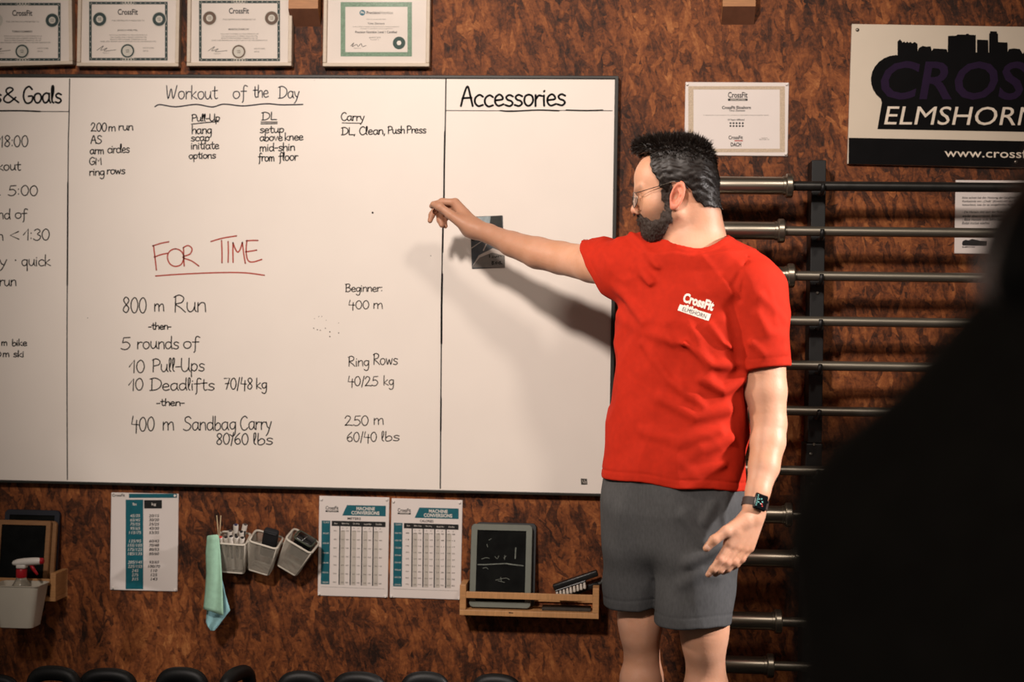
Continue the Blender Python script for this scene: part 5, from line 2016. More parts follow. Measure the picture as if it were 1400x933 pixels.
ear_w = np.clip((np.abs(q_[:, 1]) - .073) / .006, 0, 1) * (np.abs(q_[:, 0]) < .03) * (np.abs(q_[:, 2]) < .045)
nose_w = np.clip(1 - np.linalg.norm(q_ - np.array([.115, 0, -.03], dtype=F32), axis=1) / .02, 0, 1)
flush[i_] = np.maximum(np.maximum(ear_w * .75, nose_w * .4), lips * .6)
for k in ('i', 'm', 'r', 'l'):
    for q in LH[k][0:2]:
        flush = np.maximum(flush, np.clip(1 - np.linalg.norm(bv - V3(P(*q)), axis=1) / .016, 0, 1) * .35)
for nm, arr in (('tone', tone), ('flush', flush)):
    a_ = skin.data.attributes.new(nm, 'FLOAT', 'POINT')
    a_.data.foreach_set('value', arr)
skin_tree = BVHTree.FromPolygons([Vector(t) for t in bv.tolist()], bq.tolist())

# nails
NAIL = mat('nail', (226, 178, 156), 0.3, var=0.03)
for fin, tip, prev in (('thumb', (964.5, 751.5, -.913), (976.5, 738.5, -.913)), ('i', LH['i'][3], LH['i'][2]), ('m', LH['m'][3], LH['m'][2]), ('r', LH['r'][3], LH['r'][2])):
    a, b = P(*tip), P(*prev)
    c_ = a.lerp(b, .22)
    d_ = (CAM - c_).normalized()
    hit = skin_tree.ray_cast(c_ + d_ * .05, -d_, .1)
    if hit[0] is None:
        continue
    n_, ax = hit[1], (a - b)
    ax = (ax - n_ * ax.dot(n_)).normalized()
    sd = n_.cross(ax)
    m = MB()
    rw, rl = (.0062, .0072) if fin == 'thumb' else (.0048, .006)
    vs_ = [hit[0] + n_ * .0012 - Vector(mo)]
    for k in range(14):
        an = 2 * math.pi * k / 14
        vs_.append(hit[0] + ax * math.cos(an) * rl + sd * math.sin(an) * rw - n_ * .0006 * (1 + 1.6 * abs(math.sin(an))) - Vector(mo))
    m.add(vs_, [[0, 1 + k, 1 + (k + 1) % 14] for k in range(14)])
    m.build('nail', NAIL, man, True)

# --- beard


def beard_sdf(p):
    q = to_head(p)
    d = face_sdf(q, False)
    s = q.copy()
    s[:, 1] = np.abs(s[:, 1])
    full = np.clip((-.035 - q[:, 2]) / .03, 0, 1)
    full = np.maximum(full, np.clip((q[:, 0] - .075) / .02, 0, 1) * np.clip((-.036 - q[:, 2]) / .01, 0, 1))
    d = d - (.0016 + .0046 * full + .0007 * nz(q, 420, 3) + .0005 * nz(q, 1100, 4))
    msk = poly2(q[:, 0], q[:, 2], BEARDV) + .004 * nz(q, 300, 8)
    d = d + .0026 * np.clip(1 + msk / .010, 0, 1) * np.clip((-.02 - q[:, 2]) / .02, 0, 1)
    d = np.maximum(d, msk)
    lip = np.minimum(capsule(s, (.100, 0, -.0565), (.086, .015, -.0565), .0050, .003), 1)
    return np.maximum(d, -lip)


v, q = sdf_mesh(beard_sdf, HO - .14, HO + .14, .002)
BEARDM = mat('short_dark_beard', (46, 32, 25), 0.6, var=0.35, vscale=420, bump=0.5, bscale=700)
beard = np_object('beard', v - mo, q, BEARDM, man)
bl_ = to_head(v)
nrm = np.empty(len(v) * 3, dtype=F32)
beard.data.vertices.foreach_get('normal', nrm)
nrm = nrm.reshape(-1, 3) @ HR
okb = np.where(bl_[:, 1] > -.03)[0]
sv, sf = [], []
for i in RNG.choice(okb, 5000):
    b0, n_ = bl_[i], nrm[i]
    dv = n_ * .55 + np.array([.15, 0, -.75]) + RNG.normal(0, .28, 3)
    dv /= np.linalg.norm(dv)
    sd = np.cross(dv, n_)
    sd /= np.linalg.norm(sd) + 1e-6
    L, r_ = RNG.uniform(.003, .0065), RNG.uniform(.0003, .0006)
    k0 = len(sv)
    sv += [b0 + sd * r_, b0 - sd * r_, b0 - n_ * r_ * 1.5, b0 + dv * L]
    sf += [(k0, k0 + 1, k0 + 3), (k0 + 1, k0 + 2, k0 + 3), (k0 + 2, k0, k0 + 3)]
st = np_object('beard_hairs', from_head(np.array(sv, dtype=F32)) - mo, np.array(sf), BEARDM, man, False)
bm = bmesh.new()
bm.from_mesh(beard.data)
bm.from_mesh(st.data)
bm.to_mesh(beard.data)
bm.free()
bpy.data.objects.remove(st)

# --- hair


HNB = to_head(V3(P(966, 340, -.65))[None])[0]


def hair_sdf(p):
    q = to_head(p)
    d = ellipsoid(q, (.010, 0, .046), (.094, .0745, .089))
    d = smin(d, ellipsoid(q, (.052, 0, .050), (.060, .062, .058)), .03)
    topw = np.clip((q[:, 2] - .075) / .06, 0, 1)
    bk = np.clip((-q[:, 0] - .02) / .06, 0, 1) * np.clip((q[:, 2] + .01) / .05, 0, 1)
    low = np.clip((q[:, 2] + .02) / .05, 0, 1)
    th = .0015 + .006 * low + .012 * topw + .003 * bk
    d = d - th
    d = smin(d, ellipsoid(q, (.078, 0, .128), (.036, .050, .020)), .02)
    d = smin(d, capsule(q, (-.028, 0, -.015), (-.045, 0, -.06), .0605, .0605), .03)
    d = smin(d, capsule(q, (-.045, 0, 0), HNB, .0492, .0590), .02)
    d = d + .0012 * nz(q, 150, 21) + .0009 * nz(q, 500, 22)
    msk = poly2(q[:, 0], q[:, 2], HAIRP) + .0025 * nz(q, 260, 5)
    lat = np.clip((np.abs(q[:, 1]) - .03) / .03, 0, 1)
    # over the forehead the hairline runs across; at the back the nape
    return np.maximum(d, msk)


hv, hqd = sdf_mesh(hair_sdf, HO - .16, HO + .20, .0025)
hair = np_object('hair', hv - mo, hqd, HAIR, man)
# locks: thin tapered strands that stand on the hair
hl = to_head(hv)
hme = hair.data
nrm = np.empty(len(hv) * 3, dtype=F32)
hme.vertices.foreach_get('normal', nrm)
nrm = nrm.reshape(-1, 3)
okv = np.where(poly2(hl[:, 0], hl[:, 2], HAIRP) < -.002)[0]
pick = RNG.choice(okv, 12000, replace=True)
sv, sf = [], []
for i in pick:
    base, n_ = hl[i], nrm[i] @ HR
    tw = min(1, max(0, (base[2] - .085) / .05))
    fr = min(1, max(0, (base[0] - .02) / .06))
    flow = np.array([.55 * fr + .25, 0, .35]) * tw + np.array([-.35, 0, -.9]) * (1 - tw)
    dirv = n_ * (.6 * tw + .32) + flow * .8 + RNG.normal(0, .26, 3) * (.4 + .8 * tw)
    dirv /= np.linalg.norm(dirv)
    L = (.0065 + .0155 * tw * RNG.uniform(.3, 1.25)) * RNG.uniform(.7, 1.2)
    side = np.cross(dirv, n_)
    side /= np.linalg.norm(side) + 1e-6
    oth = np.cross(dirv, side)
    r_ = RNG.uniform(.0005, .0011)
    b0 = base - n_ * .003
    k0 = len(sv)
    mid = b0 + dirv * L * .55 + n_ * .0012
    for c_, rr in ((b0, r_), (mid, r_ * .75)):
        for an in (0, 2.09, 4.19):
            sv.append(c_ + (side * math.cos(an) + oth * math.sin(an)) * rr)
    sv.append(b0 + dirv * L)
    for a_ in range(3):
        b_ = (a_ + 1) % 3
        sf += [(k0 + a_, k0 + b_, k0 + 3 + b_), (k0 + a_, k0 + 3 + b_, k0 + 3 + a_), (k0 + 3 + a_, k0 + 3 + b_, k0 + 6)]
sv = from_head(np.array(sv, dtype=F32)) - mo
st = np_object('hair_strands', sv, np.array(sf), HAIR, man, False)
# join the strands into the one hair mesh
bm = bmesh.new()
bm.from_mesh(hair.data)
bm.from_mesh(st.data)
bm.to_mesh(hair.data)
bm.free()
bpy.data.objects.remove(st)

# --- glasses: thin metal rims, clear lenses
GMET = mat('glasses_metal', (96, 88, 80), 0.3, 0.85)
LENS = bpy.data.materials.new('clear_lens')
LENS.use_nodes = True
_n = LENS.node_tree
_n.nodes.remove(_n.nodes['Principled BSDF'])
_t, _g, _m, _f = (_n.nodes.new(t) for t in ('ShaderNodeBsdfTransparent', 'ShaderNodeBsdfGlossy', 'ShaderNodeMixShader', 'ShaderNodeFresnel'))
_t.inputs[0].default_value = (.93, .92, .9, 1)
_f.inputs['IOR'].default_value = 1.35
_g.inputs['Roughness'].default_value = .05
_n.links.new(_f.outputs[0], _m.inputs[0])
_n.links.new(_t.outputs[0], _m.inputs[1])
_n.links.new(_g.outputs[0], _m.inputs[2])
_n.links.new(_m.outputs[0], _n.nodes['Material Output'].inputs['Surface'])


def HW(f, l, u):
    return Vector(from_head((f, l, u))) - Vector(mo)


gl = MB()
lens = []
for sg in (1, -1):
    pts = []
    for k in range(25):
        a = 2 * math.pi * k / 24
        ll = .0335 + .0235 * math.cos(a) * (1 + .06 * math.sin(a))
        uu = -.0045 + .0200 * math.sin(a) * (1.0 if math.sin(a) < 0 else .88)
        pts.append(HW(.1170 - .013 * (ll / .055) ** 2 * 1.3 + .10 * (uu + .004) * .35, sg * ll, uu))
    gl.tube(pts, .0011, 6, False)
    lens.append(pts)
gl.tube(smooth_curve([HW(.1165, .0105, .003), HW(.1185, .004, .006), HW(.1185, -.004, .006), HW(.1165, -.0105, .003)], 4), .001, 6)
gl.tube([HW(.116, .0105, .011), HW(.1185, 0, .0125), HW(.116, -.0105, .011)], .0009, 6)
for sg in (1, -1):
    gl.tube(smooth_curve([HW(.1035, sg * .0565, .0075), HW(.100, sg * .066, .009), HW(.085, sg * .0705, .0125), HW(.03, sg * .0795, .0275), HW(.005, sg * .0815, .0345), HW(-.012, sg * .081, .031), HW(-.025, sg * .077, .019)], 5), .0011, 8)
go = gl.build('glasses', GMET, man, True)
for pts in lens:
    m = MB()
    m.add([sum(pts[:-1], Vector()) / 24] + pts[:-1], [[0, 1 + k, 1 + (k + 1) % 24] for k in range(24)])
    m.build('lens', LENS, go, True)
m = MB()
m.tube(smooth_curve([HW(.004, .0817, .0345), HW(-.012, .0812, .031), HW(-.027, .077, .017)], 5), .0019, 8)
m.build('temple_tip', BLK, go, True)

# --- red t-shirt
TYAW = math.radians(24)
TROWS = [(372, 946, 66, .092), (400, 944, 86, .108), (440, 941, 95, .120), (500, 935, 93, .122), (540, 929, 92.5, .120), (600, 923.5, 93.5, .122), (640, 921, 95, .128), (700, 919, 95.5, .130), (780, 916, 88, .112)]
_zs, _cx, _cy, _rx, _ry = [], [], [], [], []
for py, cx, hw, ry in TROWS:
    c_ = P(cx, py, -.66)
    s_ = (P(cx + hw, py, -.66) - c_).length
    _zs.append(c_.z)
    _cx.append(c_.x)
    _cy.append(-.66 + (.0 if py > 450 else .0))
    _ry.append(ry)
    _rx.append(math.sqrt(max(s_ ** 2 - (ry * math.sin(TYAW)) ** 2, .001)) / math.cos(TYAW))
_o = np.argsort(_zs)
_zs, _cx, _cy, _rx, _ry = [np.array(a)[_o] for a in (_zs, _cx, _cy, _rx, _ry)]
CT, SN = math.cos(TYAW), math.sin(TYAW)


def torso(p, grow=0.0):
    z = p[:, 2]
    cx, cy = np.interp(z, _zs, _cx), np.interp(z, _zs, _cy)
    rx, ry = np.interp(z, _zs, _rx) + grow, np.interp(z, _zs, _ry) + grow
    dx, dy = p[:, 0] - cx, p[:, 1] - cy
    # his right side is farther from the camera
    u = dx * CT - dy * SN
    v = dx * SN + dy * CT
    e = 2.35
    n_ = (np.abs(u / rx) ** e + np.abs(v / ry) ** e) ** (1 / e)
    d = (n_ - 1) * np.minimum(rx, ry)
    return np.maximum(d, z - (_zs[-1] + .03)).astype(F32)


_hl, _hm, _hr = P(824, 650.5, -.64), P(921, 669, -.66), P(1016, 668, -.70)
HEM_S = (_hl.z - _hr.z) / (_hr.x - _hl.x)
HEM_Z = (_hl.z + _hr.z) / 2 - .002
HEM_X = (_hl.x + _hr.x) / 2
COL = V3(P(952, 316, -.682))
SLR_A, SLR_B = V3(SHR), V3(P(817, 366, -.490))
SLL_A, SLL_B = V3(SHL), V3(P(1046, 503, -.748))
CUTN = np.array([-.78, .34, -.52], dtype=F32)
CUTN /= np.linalg.norm(CUTN)
CUTP = V3(P(811, 370, -.555))
FOLDS = []


def fold(pts, h, w, y=-.80):
    FOLDS.append(([V3(P(q[0], q[1], q[2] if len(q) > 2 else y)) for q in pts], h, w))


fold([(1022, 352, -.76), (1016, 385, -.80), (1011, 425, -.81), (1008, 460, -.80)], -.003, .0035)
fold([(893, 330, -.72), (900, 352, -.75), (915, 365, -.76)], .003, .006)
fold([(880, 470, -.74), (915, 520, -.78), (960, 555, -.80)], .005, .009)
fold([(850, 610, -.70), (890, 635, -.75), (925, 650, -.77)], .004, .008)
fold([(970, 445, -.80), (990, 470, -.81), (1010, 480, -.80)], .005, .007)
fold([(905, 440, -.77), (925, 490, -.79), (935, 545, -.79)], .003, .010)
fold([(1040, 380, -.79), (1052, 400, -.80), (1060, 440, -.80)], .003, .006)
# drag lines from the raised arm, the armpits and the waist
fold([(815, 352, -.55), (850, 400, -.66), (880, 440, -.74)], .007, .010)
fold([(825, 335, -.56), (862, 360, -.66), (893, 385, -.74)], .006, .009)
fold([(846, 330, -.60), (872, 352, -.68), (890, 400, -.75)], .006, .008)
fold([(862, 318, -.62), (886, 345, -.70), (902, 372, -.75)], .006, .008)
fold([(846, 430, -.64), (885, 455, -.74), (930, 470, -.80)], .005, .012)
fold([(843, 470, -.62), (890, 510, -.74), (950, 540, -.79)], .005, .012)
fold([(905, 545, -.77), (950, 570, -.80), (995, 560, -.79)], .007, .011)
fold([(880, 590, -.75), (930, 605, -.79), (985, 590, -.80)], .006, .011)
fold([(925, 640, -.78), (960, 615, -.80), (1000, 600, -.79)], .008, .010)
fold([(905, 655, -.77), (945, 650, -.79), (990, 635, -.80)], .005, .010)
fold([(960, 520, -.80), (990, 535, -.80), (1016, 520, -.78)], .007, .010)
fold([(935, 470, -.80), (975, 500, -.81), (1008, 500, -.79)], .006, .010)
fold([(1000, 420, -.80), (1008, 460, -.80), (1012, 505, -.79)], -.010, .010)
fold([(1010, 410, -.80), (1003, 390, -.80), (1020, 360, -.78)], -.004, .006)
fold([(835, 560, -.60), (840, 600, -.64), (850, 650, -.68)], .004, .010)
fold([(860, 520, -.68), (866, 580, -.72), (872, 640, -.74)], .004, .014)
fold([(960, 350, -.78), (985, 380, -.80), (1000, 400, -.80)], .004, .010)
fold([(1035, 430, -.81), (1050, 455, -.81), (1068, 460, -.79)], .005, .008)
fold([(1028, 470, -.81), (1045, 485, -.81), (1070, 480, -.79)], .005, .008)
fold([(1040, 405, -.81), (1060, 425, -.80), (1072, 440, -.78)], .004, .008)
fold([(940, 440, -.80), (960, 480, -.80), (970, 520, -.80)], .004, .010)
fold([(900, 610, -.76), (935, 635, -.79), (960, 660, -.79)], .005, .009)


def fold_height(p):
    out = np.zeros(len(p), dtype=F32)
    lo, hi = p.min(0) - .06, p.max(0) + .06
    for pts, h, w_ in FOLDS:
        a_ = np.array(pts)
        if (a_.max(0) < lo).any() or (a_.min(0) > hi).any():
            continue
        d = None
        for i in range(len(pts) - 1):
            s_ = capsule(p, pts[i], pts[i + 1], 0, 0)
            d = s_ if d is None else np.minimum(d, s_)
        out += h * np.exp(-(d / (w_ * 1.25)) ** 2)
    return out


def shirt_sdf(p):
    d = torso(p)
    d = smin(d, capsule(p, P(952, 362, -.665), P(1024, 390, -.725), .075, .073), .05)
    d = smin(d, capsule(p, P(945, 362, -.655), P(868, 372, -.60), .078, .072), .05)
    d = smin(d, capsule(p, P(958, 340, -.645), P(1010, 374, -.69), .052, .058), .04)
    d = smin(d, capsule(p, P(940, 342, -.64), P(872, 352, -.59), .052, .058), .04)
    # sleeves, cut square
    for A, Bp, ra, rb, cn, cp in ((SLR_A, V3(P(798, 362, -.46)), .076, .078, CUTN, CUTP), (SLL_A, SLL_B, .073, .0605, None, None)):
        ax = (Bp - A) / np.linalg.norm(Bp - A)
        s_ = capsule(p, A, Bp + ax * .03, ra, rb)
        cut = (p - Bp) @ ax if cn is None else (p - cp) @ cn
        hem = np.exp(-((cut + .020) / .0022) ** 2) * .0012
        s_ = smax(s_ + hem, cut, .004)
        inner = np.maximum(capsule(p, A, Bp + ax * .05, ra - .006, rb - .005), -(cut + .035))
        s_ = np.maximum(s_, -inner)
        d = smin(d, s_, .028)
        d = np.maximum(d, -np.maximum(inner, -(cut + .035)))
    w_ = nz(p * np.array([1, 1, .8], dtype=F32), 34, 31)
    w2 = nz(p, 85, 32)
    d = d - .0048 * (1 - np.abs(w_)) * 1.2 - .0013 * w2 + .002
    d = d - 1.5 * fold_height(p)
    # hem
    hz = HEM_Z - HEM_S * (p[:, 0] - HEM_X) + .003 * np.sin(p[:, 0] * 38)
    below = hz - p[:, 2]
    d = d + np.exp(-((below + .022) / .0022) ** 2) * .0014
    d = smax(d, below, .004)
    # neck opening with a ribbed band
    cd = np.linalg.norm((p - COL) * np.array([1.0, 1.0, 1.0], dtype=F32), axis=1) - .077
    d = d - .0016 * ((cd > 0) & (cd < .017))
    d = smax(d, -cd, .003)
    return d.astype(F32)


v, q = sdf_mesh(shirt_sdf, (P(770, 400, -.6).x - .05, -.90, HEM_Z - .08), (P(1090, 400, -.7).x + .05, -.42, P(900, 290, -.65).z + .03), .003)
v = relax(v, q, 1, .5)
REDC = mat('red_cotton', (172, 36, 16), 0.85, var=0.07, vscale=60, bump=0.25, bscale=900, spec=0.15)
shirt = np_object('t_shirt', v - mo, q, REDC, man)
shirt_tree = BVHTree.FromPolygons([Vector(t) for t in v.tolist()], q.tolist())


def decal(name, quads_px, verts2d, faces, m_, off):
    """print laid on the shirt: 0..1 square -> pixel quad -> point of the cloth"""
    (a, b, c_, d_) = [Vector(t) for t in quads_px]          # tl tr br bl
    out = []
    for s_, t in verts2d:
        px = (a * (1 - s_) + b * s_) * t + (d_ * (1 - s_) + c_ * s_) * (1 - t)
        dr = ray(px.x, px.y).normalized()
        h = shirt_tree.ray_cast(CAM, dr)
        out.append((h[0] + h[1] * off if h[0] else CAM + dr * 3.4) - Vector(mo))
    mb = MB()
    mb.add(out, faces)
    return mb.build(name, m_, shirt)


SW = mat('white_screen_print', (232, 222, 212), 0.6, var=0.02)
tv, tf = text_geo('CrossFit', .045)
lo_, hi_ = tv.min(0), tv.max(0)
decal('logo_lettering', [(936.8, 400.2), (978.0, 412.6), (974.0, 426), (932.8, 413.2)], (tv - lo_) / (hi_ - lo_), tf, SW, .0014)
n_ = 14
gv = [(i / n_, j) for j in (0, 1) for i in range(n_ + 1)]
gv = [(i / n_, j / 2) for j in range(3) for i in range(n_ + 1)]
gf = [(j * (n_ + 1) + i, j * (n_ + 1) + i + 1, (j + 1) * (n_ + 1) + i + 1, (j + 1) * (n_ + 1) + i) for j in range(2) for i in range(n_)]
BARQ = [(929.8, 416.4), (972.2, 430), (968.8, 439.4), (926.4, 424.6)]
decal('logo_bar', BARQ, gv, gf, SW, .0014)
sk = []
sfc = []
for (x0, x1, h) in ((.12, .20, .12), (.20, .28, .26), (.30, .36, .18), (.36, .42, .32), (.47, .56, .12)):
    k0 = len(sk)
    sk += [(x0, .98), (x1, .98), (x1 - .01, .98 + h), (x0 + .01, .98 + h)]
    sfc.append((k0, k0 + 1, k0 + 2, k0 + 3))
decal('logo_skyline', BARQ, sk, sfc, SW, .0013)
tv, tf = text_geo('ELMSHORN', .0)
lo_, hi_ = tv.min(0), tv.max(0)
decal('bar_lettering', BARQ, (tv - lo_) / (hi_ - lo_) * np.array([.76, .62]) + np.array([.13, .17]), tf, mat('navy_print', (34, 32, 44), 0.6), .0022)

# --- grey shorts
SLH, SRH = P(947, 851, -.705), P(867, 829, -.620)
SLT, SRT = P(958, 690, -.685), P(880, 688, -.64)


def shorts_sdf(p):
    d = np.maximum(torso(p, -.006), p[:, 2] - (HEM_Z + .03))
    d = smax(d, P(900, 775, -.66).z - p[:, 2], .06)
    legs = []
    for A, Bp, ra, rb, out in ((V3(SLT), V3(SLH), .101, .0955, .012), (V3(SRT), V3(SRH), .097, .078, .0)):
        ax = (Bp - A) / np.linalg.norm(Bp - A)
        s_ = capsule(p, A, Bp + ax * .04, ra, rb)
        hz = Bp[2] + .004 * np.sin((p[:, 0] - Bp[0]) * 30)
        cut = hz - p[:, 2]
        s_ = s_ + np.exp(-((cut + .028) / .0022) ** 2) * .0013
        s_ = smax(s_, cut, .004)
        inner = np.maximum(capsule(p, A, Bp + ax * .06, ra - .013, rb - .012), -(cut + .05))
        s_ = np.maximum(s_, -inner)
        legs.append(s_)
    lg = smin(legs[0], legs[1], .012)
    d = smin(d, lg, .03)
    w_ = nz(p * np.array([1.5, 1.5, .6], dtype=F32), 30, 41)
    d = d - .004 * (1 - np.abs(w_)) + .002 - .0012 * nz(p, 90, 42)
    hf = np.zeros(len(p), dtype=F32)
    for pts, h, w2 in SF:
        for i in range(len(pts) - 1):
            hf = np.maximum(hf, abs(h) * np.exp(-(capsule(p, pts[i], pts[i + 1], 0, 0) / w2) ** 2)) if h > 0 else hf
        if h < 0:
            dd = np.minimum.reduce([capsule(p, pts[i], pts[i + 1], 0, 0) for i in range(len(pts) - 1)])
            hf = hf - abs(h) * np.exp(-(dd / w2) ** 2)
    return (d - 1.0 * hf).astype(F32)


SF = [([V3(P(*t)) for t in a_], h, w_ * 1.6) for a_, h, w_ in [
    ([(874, 676, -.77), (884, 740, -.76), (893, 800, -.74)], -.012, .010), ([(935, 705, -.80), (952, 728, -.80), (965, 745, -.80)], .008, .009), ([(940, 770, -.80), (965, 760, -.81), (990, 745, -.80)], .007, .010),
    ([(930, 800, -.79), (960, 785, -.80), (985, 790, -.79)], .005, .010), ([(850, 700, -.72), (862, 760, -.70), (876, 810, -.68)], .006, .012), ([(989, 676, -.78), (990, 705, -.79), (996, 735, -.79)], .004, .006),
    ([(835, 690, -.68), (842, 750, -.66), (850, 805, -.66)], .005, .010), ([(975, 690, -.79), (962, 715, -.80)], .006, .008)]]
zt_ = P(900, 640, -.66).z
v, q = sdf_mesh(shorts_sdf, (P(815, 700, -.6).x - .03, -.85, P(900, 870, -.66).z - .02), (P(1030, 700, -.7).x + .03, -.47, HEM_Z + .05), .003)
v = relax(v, q, 1, .5)
GREYC = mat('grey_shorts_cloth', (70, 70, 71), 0.8, var=0.12, vscale=220, bump=0.25, bscale=900, stretch=(1, 1, .35), spec=0.2)
np_object('shorts', v - mo, q, GREYC, man)

# --- smart watch on the left wrist
WC = (P(1036.5, 687, -.85))
toc = (CAM - WC).normalized()
axis = (P(1036, 668, -.838) - P(1027, 706, -.86)).normalized()      # along the forearm
nrm_ = (toc + rgt * .45)
nrm_ = (nrm_ - axis * nrm_.dot(axis)).normalized()
sdv = axis.cross(nrm_).normalized()
hit = skin_tree.ray_cast(P(1033, 688.5, -.86) + nrm_ * .08, -nrm_, .15)
ctr = hit[0] if hit[0] else WC
Mw = Matrix(((sdv.x, axis.x, nrm_.x, 0), (sdv.y, axis.y, nrm_.y, 0), (sdv.z, axis.z, nrm_.z, 0), (0, 0, 0, 1)))
loc_ = ctr + nrm_ * .0035 - Vector(mo)
watch = empty('wristwatch')
watch.parent = man
watch.location = loc_
watch.rotation_euler = Mw.to_euler()
WB = mat('watch_black', (14, 14, 16), 0.25, var=0.1)
MB().box((-.0165, -.0195, -.003), (.0165, .0195, .0065), .0042, 3).build('watch_case', WB, watch, True, 40)
MB().box((-.0142, -.0172, .0062), (.0142, .0172, .0074), .0006, 1).build('watch_glass', mat('watch_screen', (8, 10, 13), 0.12), watch)
m = MB()
for k in range(5):
    a_ = k * 1.25
    m.box((-.003 + .0052 * math.cos(a_) - .0012, .001 + .006 * math.sin(a_) - .0012, .0074), (-.003 + .0052 * math.cos(a_) + .0012, .001 + .006 * math.sin(a_) + .0012, .0077))
for k in range(6):
    m.box((-.0125, .012 - k * .0048, .0074), (-.0105, .014 - k * .0048, .0077))
m.build('screen_dots', mat('screen_green', (120, 190, 180), 0.5, emit=0.25), watch)
m = MB().box((.000, -.006, .0074), (.0024, -.0035, .0077))
m.box((.003, -.010, .0074), (.0052, -.008, .0077))
m.build('screen_dots', mat('screen_red', (220, 60, 50), 0.5, emit=0.25), watch)
MB().lathe([(0, .0035), (.002, .0035), (.0025, .002), (.0025, 0)], (.0165, .006, .002), (1, 0, 0), 12).build('crown', WB, watch, True, 40)
# strap: a band that follows the wrist
cen = lerp(P(1036, 672, -.835), WRL, .8) if False else None
wc = V3(ctr - nrm_ * .027)
pts = []
for k in range(40):
    a_ = 2 * math.pi * k / 40
    dv = sdv * math.cos(a_) + nrm_ * math.sin(a_)
    h = skin_tree.ray_cast(Vector(wc) + dv * .07, -dv, .08)
    r_ = (h[0] - Vector(wc)).length if h[0] else .028
    pts.append((dv, min(r_, .036)))
vs_, fs_ = [], []
for dv, r_ in pts:
    for off, e in ((-.0095, .0004), (-.0095, .0026), (.0095, .0026), (.0095, .0004)):
        vs_.append(Vector(wc) + dv * (r_ + e) + axis * off - Vector(mo))
for k in range(40):
    j = (k + 1) % 40
    for t in range(4):
        fs_.append([k * 4 + t, k * 4 + (t + 1) % 4, j * 4 + (t + 1) % 4, j * 4 + t])
inv = (Matrix.Translation(loc_) @ Mw).inverted()
m = MB()
m.add([inv @ t for t in vs_], fs_)
m.build('watch_strap', mat('brown_strap', (58, 44, 40), 0.6, var=0.1), watch, True, 50)

# --- shoes on the floor
SHOE = mat('black_trainer', (28, 28, 30), 0.6, var=0.1)
SOLE = mat('white_sole', (190, 186, 180), 0.6)
for an, dr in ((ANL, Vector((-.35, -.9, 0))), (ANR, Vector((-.62, -.78, 0)))):
    dr = dr.normalized()

    def shoe(p, an=an, dr=dr):
        d = capsule(p, an - dr * .035 - Vector((0, 0, .035)), an + dr * .15 - Vector((0, 0, .048)), .045, .036)
        d = smin(d, capsule(p, an + Vector((0, 0, .01)), an - Vector((0, 0, .03)), .042, .044), .03)
        d = np.maximum(d, p[:, 2] - (an.z + .012))
        return smax(d, .004 - p[:, 2], .006).astype(F32)
    c_ = V3(an + dr * .06)
    v, q = sdf_mesh(shoe, (c_[0] - .2, c_[1] - .2, -.01), (c_[0] + .2, c_[1] + .2, .16), .004)
    so = np_object('shoe', v - mo, q, SHOE, man)
# ------------------------------------------------------------------ the dark figure close to the camera, seen from behind
YF = CAM.y + .96
vw = empty('person', (P(1565, 700, YF).x, YF, 0))
props(vw, 'dark blurred person in black sweatshirt at the right edge, seen from behind', 'person')
vo = V3(vw.location)
DSKIN = skin_material('figure_skin', (190, 146, 120), (200, 154, 130))  # mixes two close skin tones, about as pale as the man's
BS = mat('black_sweatshirt', (66, 63, 60), 0.9, var=0.15, vscale=60, bump=0.2, spec=0.1)
BT = mat('black_trousers', (20, 20, 23), 0.85, var=0.15, vscale=60, spec=0.1)
BH = mat('black_hair', (16, 13, 12), 0.5, var=0.2, vscale=60)


def Q(px, py, dy=0.0):
    return P(px, py, YF + dy)


SX = Q(1565, 540)                       # between the shoulders
sh_n = Q(1262, 790, .02)                # near shoulder
hd_c = Q(1548, 392)
sh_f = Vector((SX.x + (SX.x - sh_n.x), YF + .10, sh_n.z))
bz = sh_n.z
fig = Field(.03)
fig.caps([(SX, Vector((SX.x, YF, bz - .40)), .060, .12)], .03)
fig.caps([(hd_c, hd_c + Vector((0, .01, -.09)), .080, .06), (hd_c + Vector((0, .02, -.06)), SX, .05, .055)], .03)
for s_, hip in ((sh_n, -.075), (sh_f, .075)):
    el = Vector((s_.x + (-.03 if hip < 0 else .03), s_.y + .02, s_.z - .26))
    wr = Vector((el.x + (.01 if hip < 0 else -.01), el.y + .10, el.z - .22))
    fig.caps([(s_, el, .045, .036), (el, wr, .036, .026), (wr, wr + Vector((0, .02, -.07)), .027, .024)], .02)
    for k in range(4):
        b_ = wr + Vector((-.018 + .012 * k, .02, -.075))
        fig.caps([(b_, b_ + Vector((0, .012, -.035)), .0085, .008), (b_ + Vector((0, .012, -.035)), b_ + Vector((0, .03, -.055)), .008, .007)], .004)
    fig.caps([(wr + Vector((.01 if hip < 0 else -.01, .03, -.03)), wr + Vector((.02 if hip < 0 else -.02, .055, -.075)), .011, .008)], .004)
    hp = Vector((SX.x + hip, YF, .72))
    kn = Vector((SX.x + hip * 1.1, YF + .02, .41))
    an = Vector((SX.x + hip * 1.2, YF - .01, .07))
    fig.caps([(hp, kn, .08, .052), (kn, an, .05, .034), (an + Vector((0, -.03, -.035)), an + Vector((0, .13, -.045)), .032, .024)], .03)
fig.caps([(Vector((SX.x - .05, YF, .78)), Vector((SX.x + .05, YF, .78)), .11, .11)], .03)
lo_, hi_ = np.array([SX.x - .38, YF - .20, 0.0]), np.array([SX.x + .38, YF + .35, hd_c.z + .14])
v, q = sdf_mesh(fig, lo_, hi_, .006)
np_object('body', v - vo, q, DSKIN, vw)


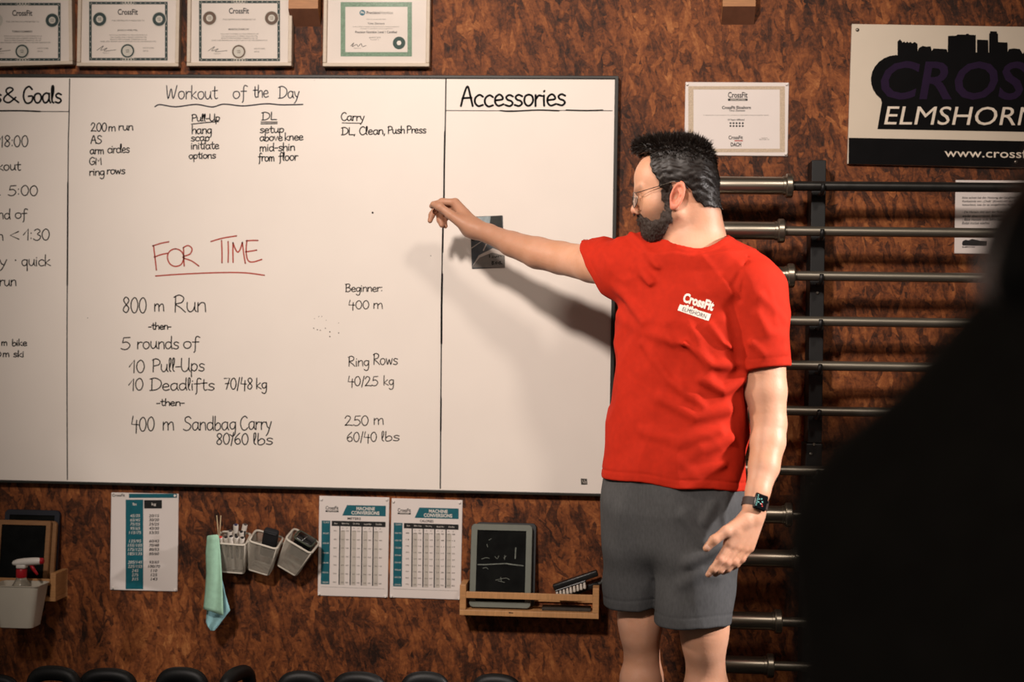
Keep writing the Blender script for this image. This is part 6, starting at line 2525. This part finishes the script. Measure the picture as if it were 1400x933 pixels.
def sweat(p):
    d = capsule(p, Q(1520, 640), Vector((SX.x, YF, .80)), .115, .15)
    # the sloping shoulder as it shows against the light
    d = smin(d, capsule(p, Q(1455, 482, .0), Q(1246, 738, .0), .070, .070), .05)
    d = smin(d, capsule(p, Q(1246, 738, 0), Q(1276, 930, .0), .070, .070), .05)
    d = smin(d, capsule(p, SX, sh_f, .07, .075), .05)
    for s_, hip in ((sh_n, -1), (sh_f, 1)):
        el = Vector((s_.x + .03 * hip, s_.y + .02, s_.z - .26))
        wr = Vector((el.x - .01 * hip, el.y + .10, el.z - .22))
        a_ = s_ if hip > 0 else Q(1260, 900, .0)
        d = smin(d, np.minimum(capsule(p, a_, el, .070, .055), capsule(p, el, wr, .055, .042)), .03)
    d = smin(d, capsule(p, Q(1540, 500, -.02), Q(1600, 500, -.02), .075, .07), .04)
    d = d - .004 * nz(p, 26, 61)
    return np.maximum(d, .74 - p[:, 2]).astype(F32)


v, q = sdf_mesh(sweat, lo_ - np.array([.05, .03, -.6]), hi_ + np.array([.05, .03, 0]), .006)
np_object('sweatshirt', v - vo, q, BS, vw)


def trous(p):
    d = capsule(p, Vector((SX.x - .05, YF, .78)), Vector((SX.x + .05, YF, .78)), .12, .12)
    for hip in (-.075, .075):
        d = smin(d, np.minimum(capsule(p, Vector((SX.x + hip, YF, .72)), Vector((SX.x + hip * 1.1, YF + .02, .41)), .092, .068), capsule(p, Vector((SX.x + hip * 1.1, YF + .02, .41)), Vector((SX.x + hip * 1.2, YF - .01, .07)), .068, .056)), .02)
    return np.maximum(np.maximum(d, .075 - p[:, 2]), p[:, 2] - .84).astype(F32)


v, q = sdf_mesh(trous, lo_, np.array([hi_[0], hi_[1], .9]), .006)
np_object('trousers', v - vo, q, BT, vw)


def hairf(p):
    d = ellipsoid(p, hd_c + Vector((0, -.012, .01)), (.094, .10, .115))
    d = smin(d, capsule(p, hd_c + Vector((-.02, -.05, -.02)), Q(1535, 470, -.055), .080, .06), .04)
    d = d - .004 * nz(p * np.array([2, 2, .5], dtype=F32), 60, 71)
    return np.maximum(d, np.minimum(p[:, 1] - (YF + .035), 1)).astype(F32)


v, q = sdf_mesh(hairf, V3(hd_c) - .22, V3(hd_c) + .16, .005)
np_object('hair', v - vo, q, BH, vw)


def shoef(p):
    d = np.full(len(p), 1.0, dtype=F32)
    for hip in (-.075, .075):
        an = Vector((SX.x + hip * 1.2, YF - .01, .07))
        d = np.minimum(d, capsule(p, an + Vector((0, -.03, -.03)), an + Vector((0, .14, -.04)), .042, .034))
    return np.maximum(np.maximum(d, .004 - p[:, 2]), p[:, 2] - .085).astype(F32)


for hip in (-.075, .075):
    c_ = np.array([SX.x + hip * 1.2, YF, 0])
    v, q = sdf_mesh(shoef, c_ + np.array([-.07, -.12, -.01]), c_ + np.array([.07, .24, .12]), .005)
    np_object('shoe', v - vo, q, SHOE, vw)
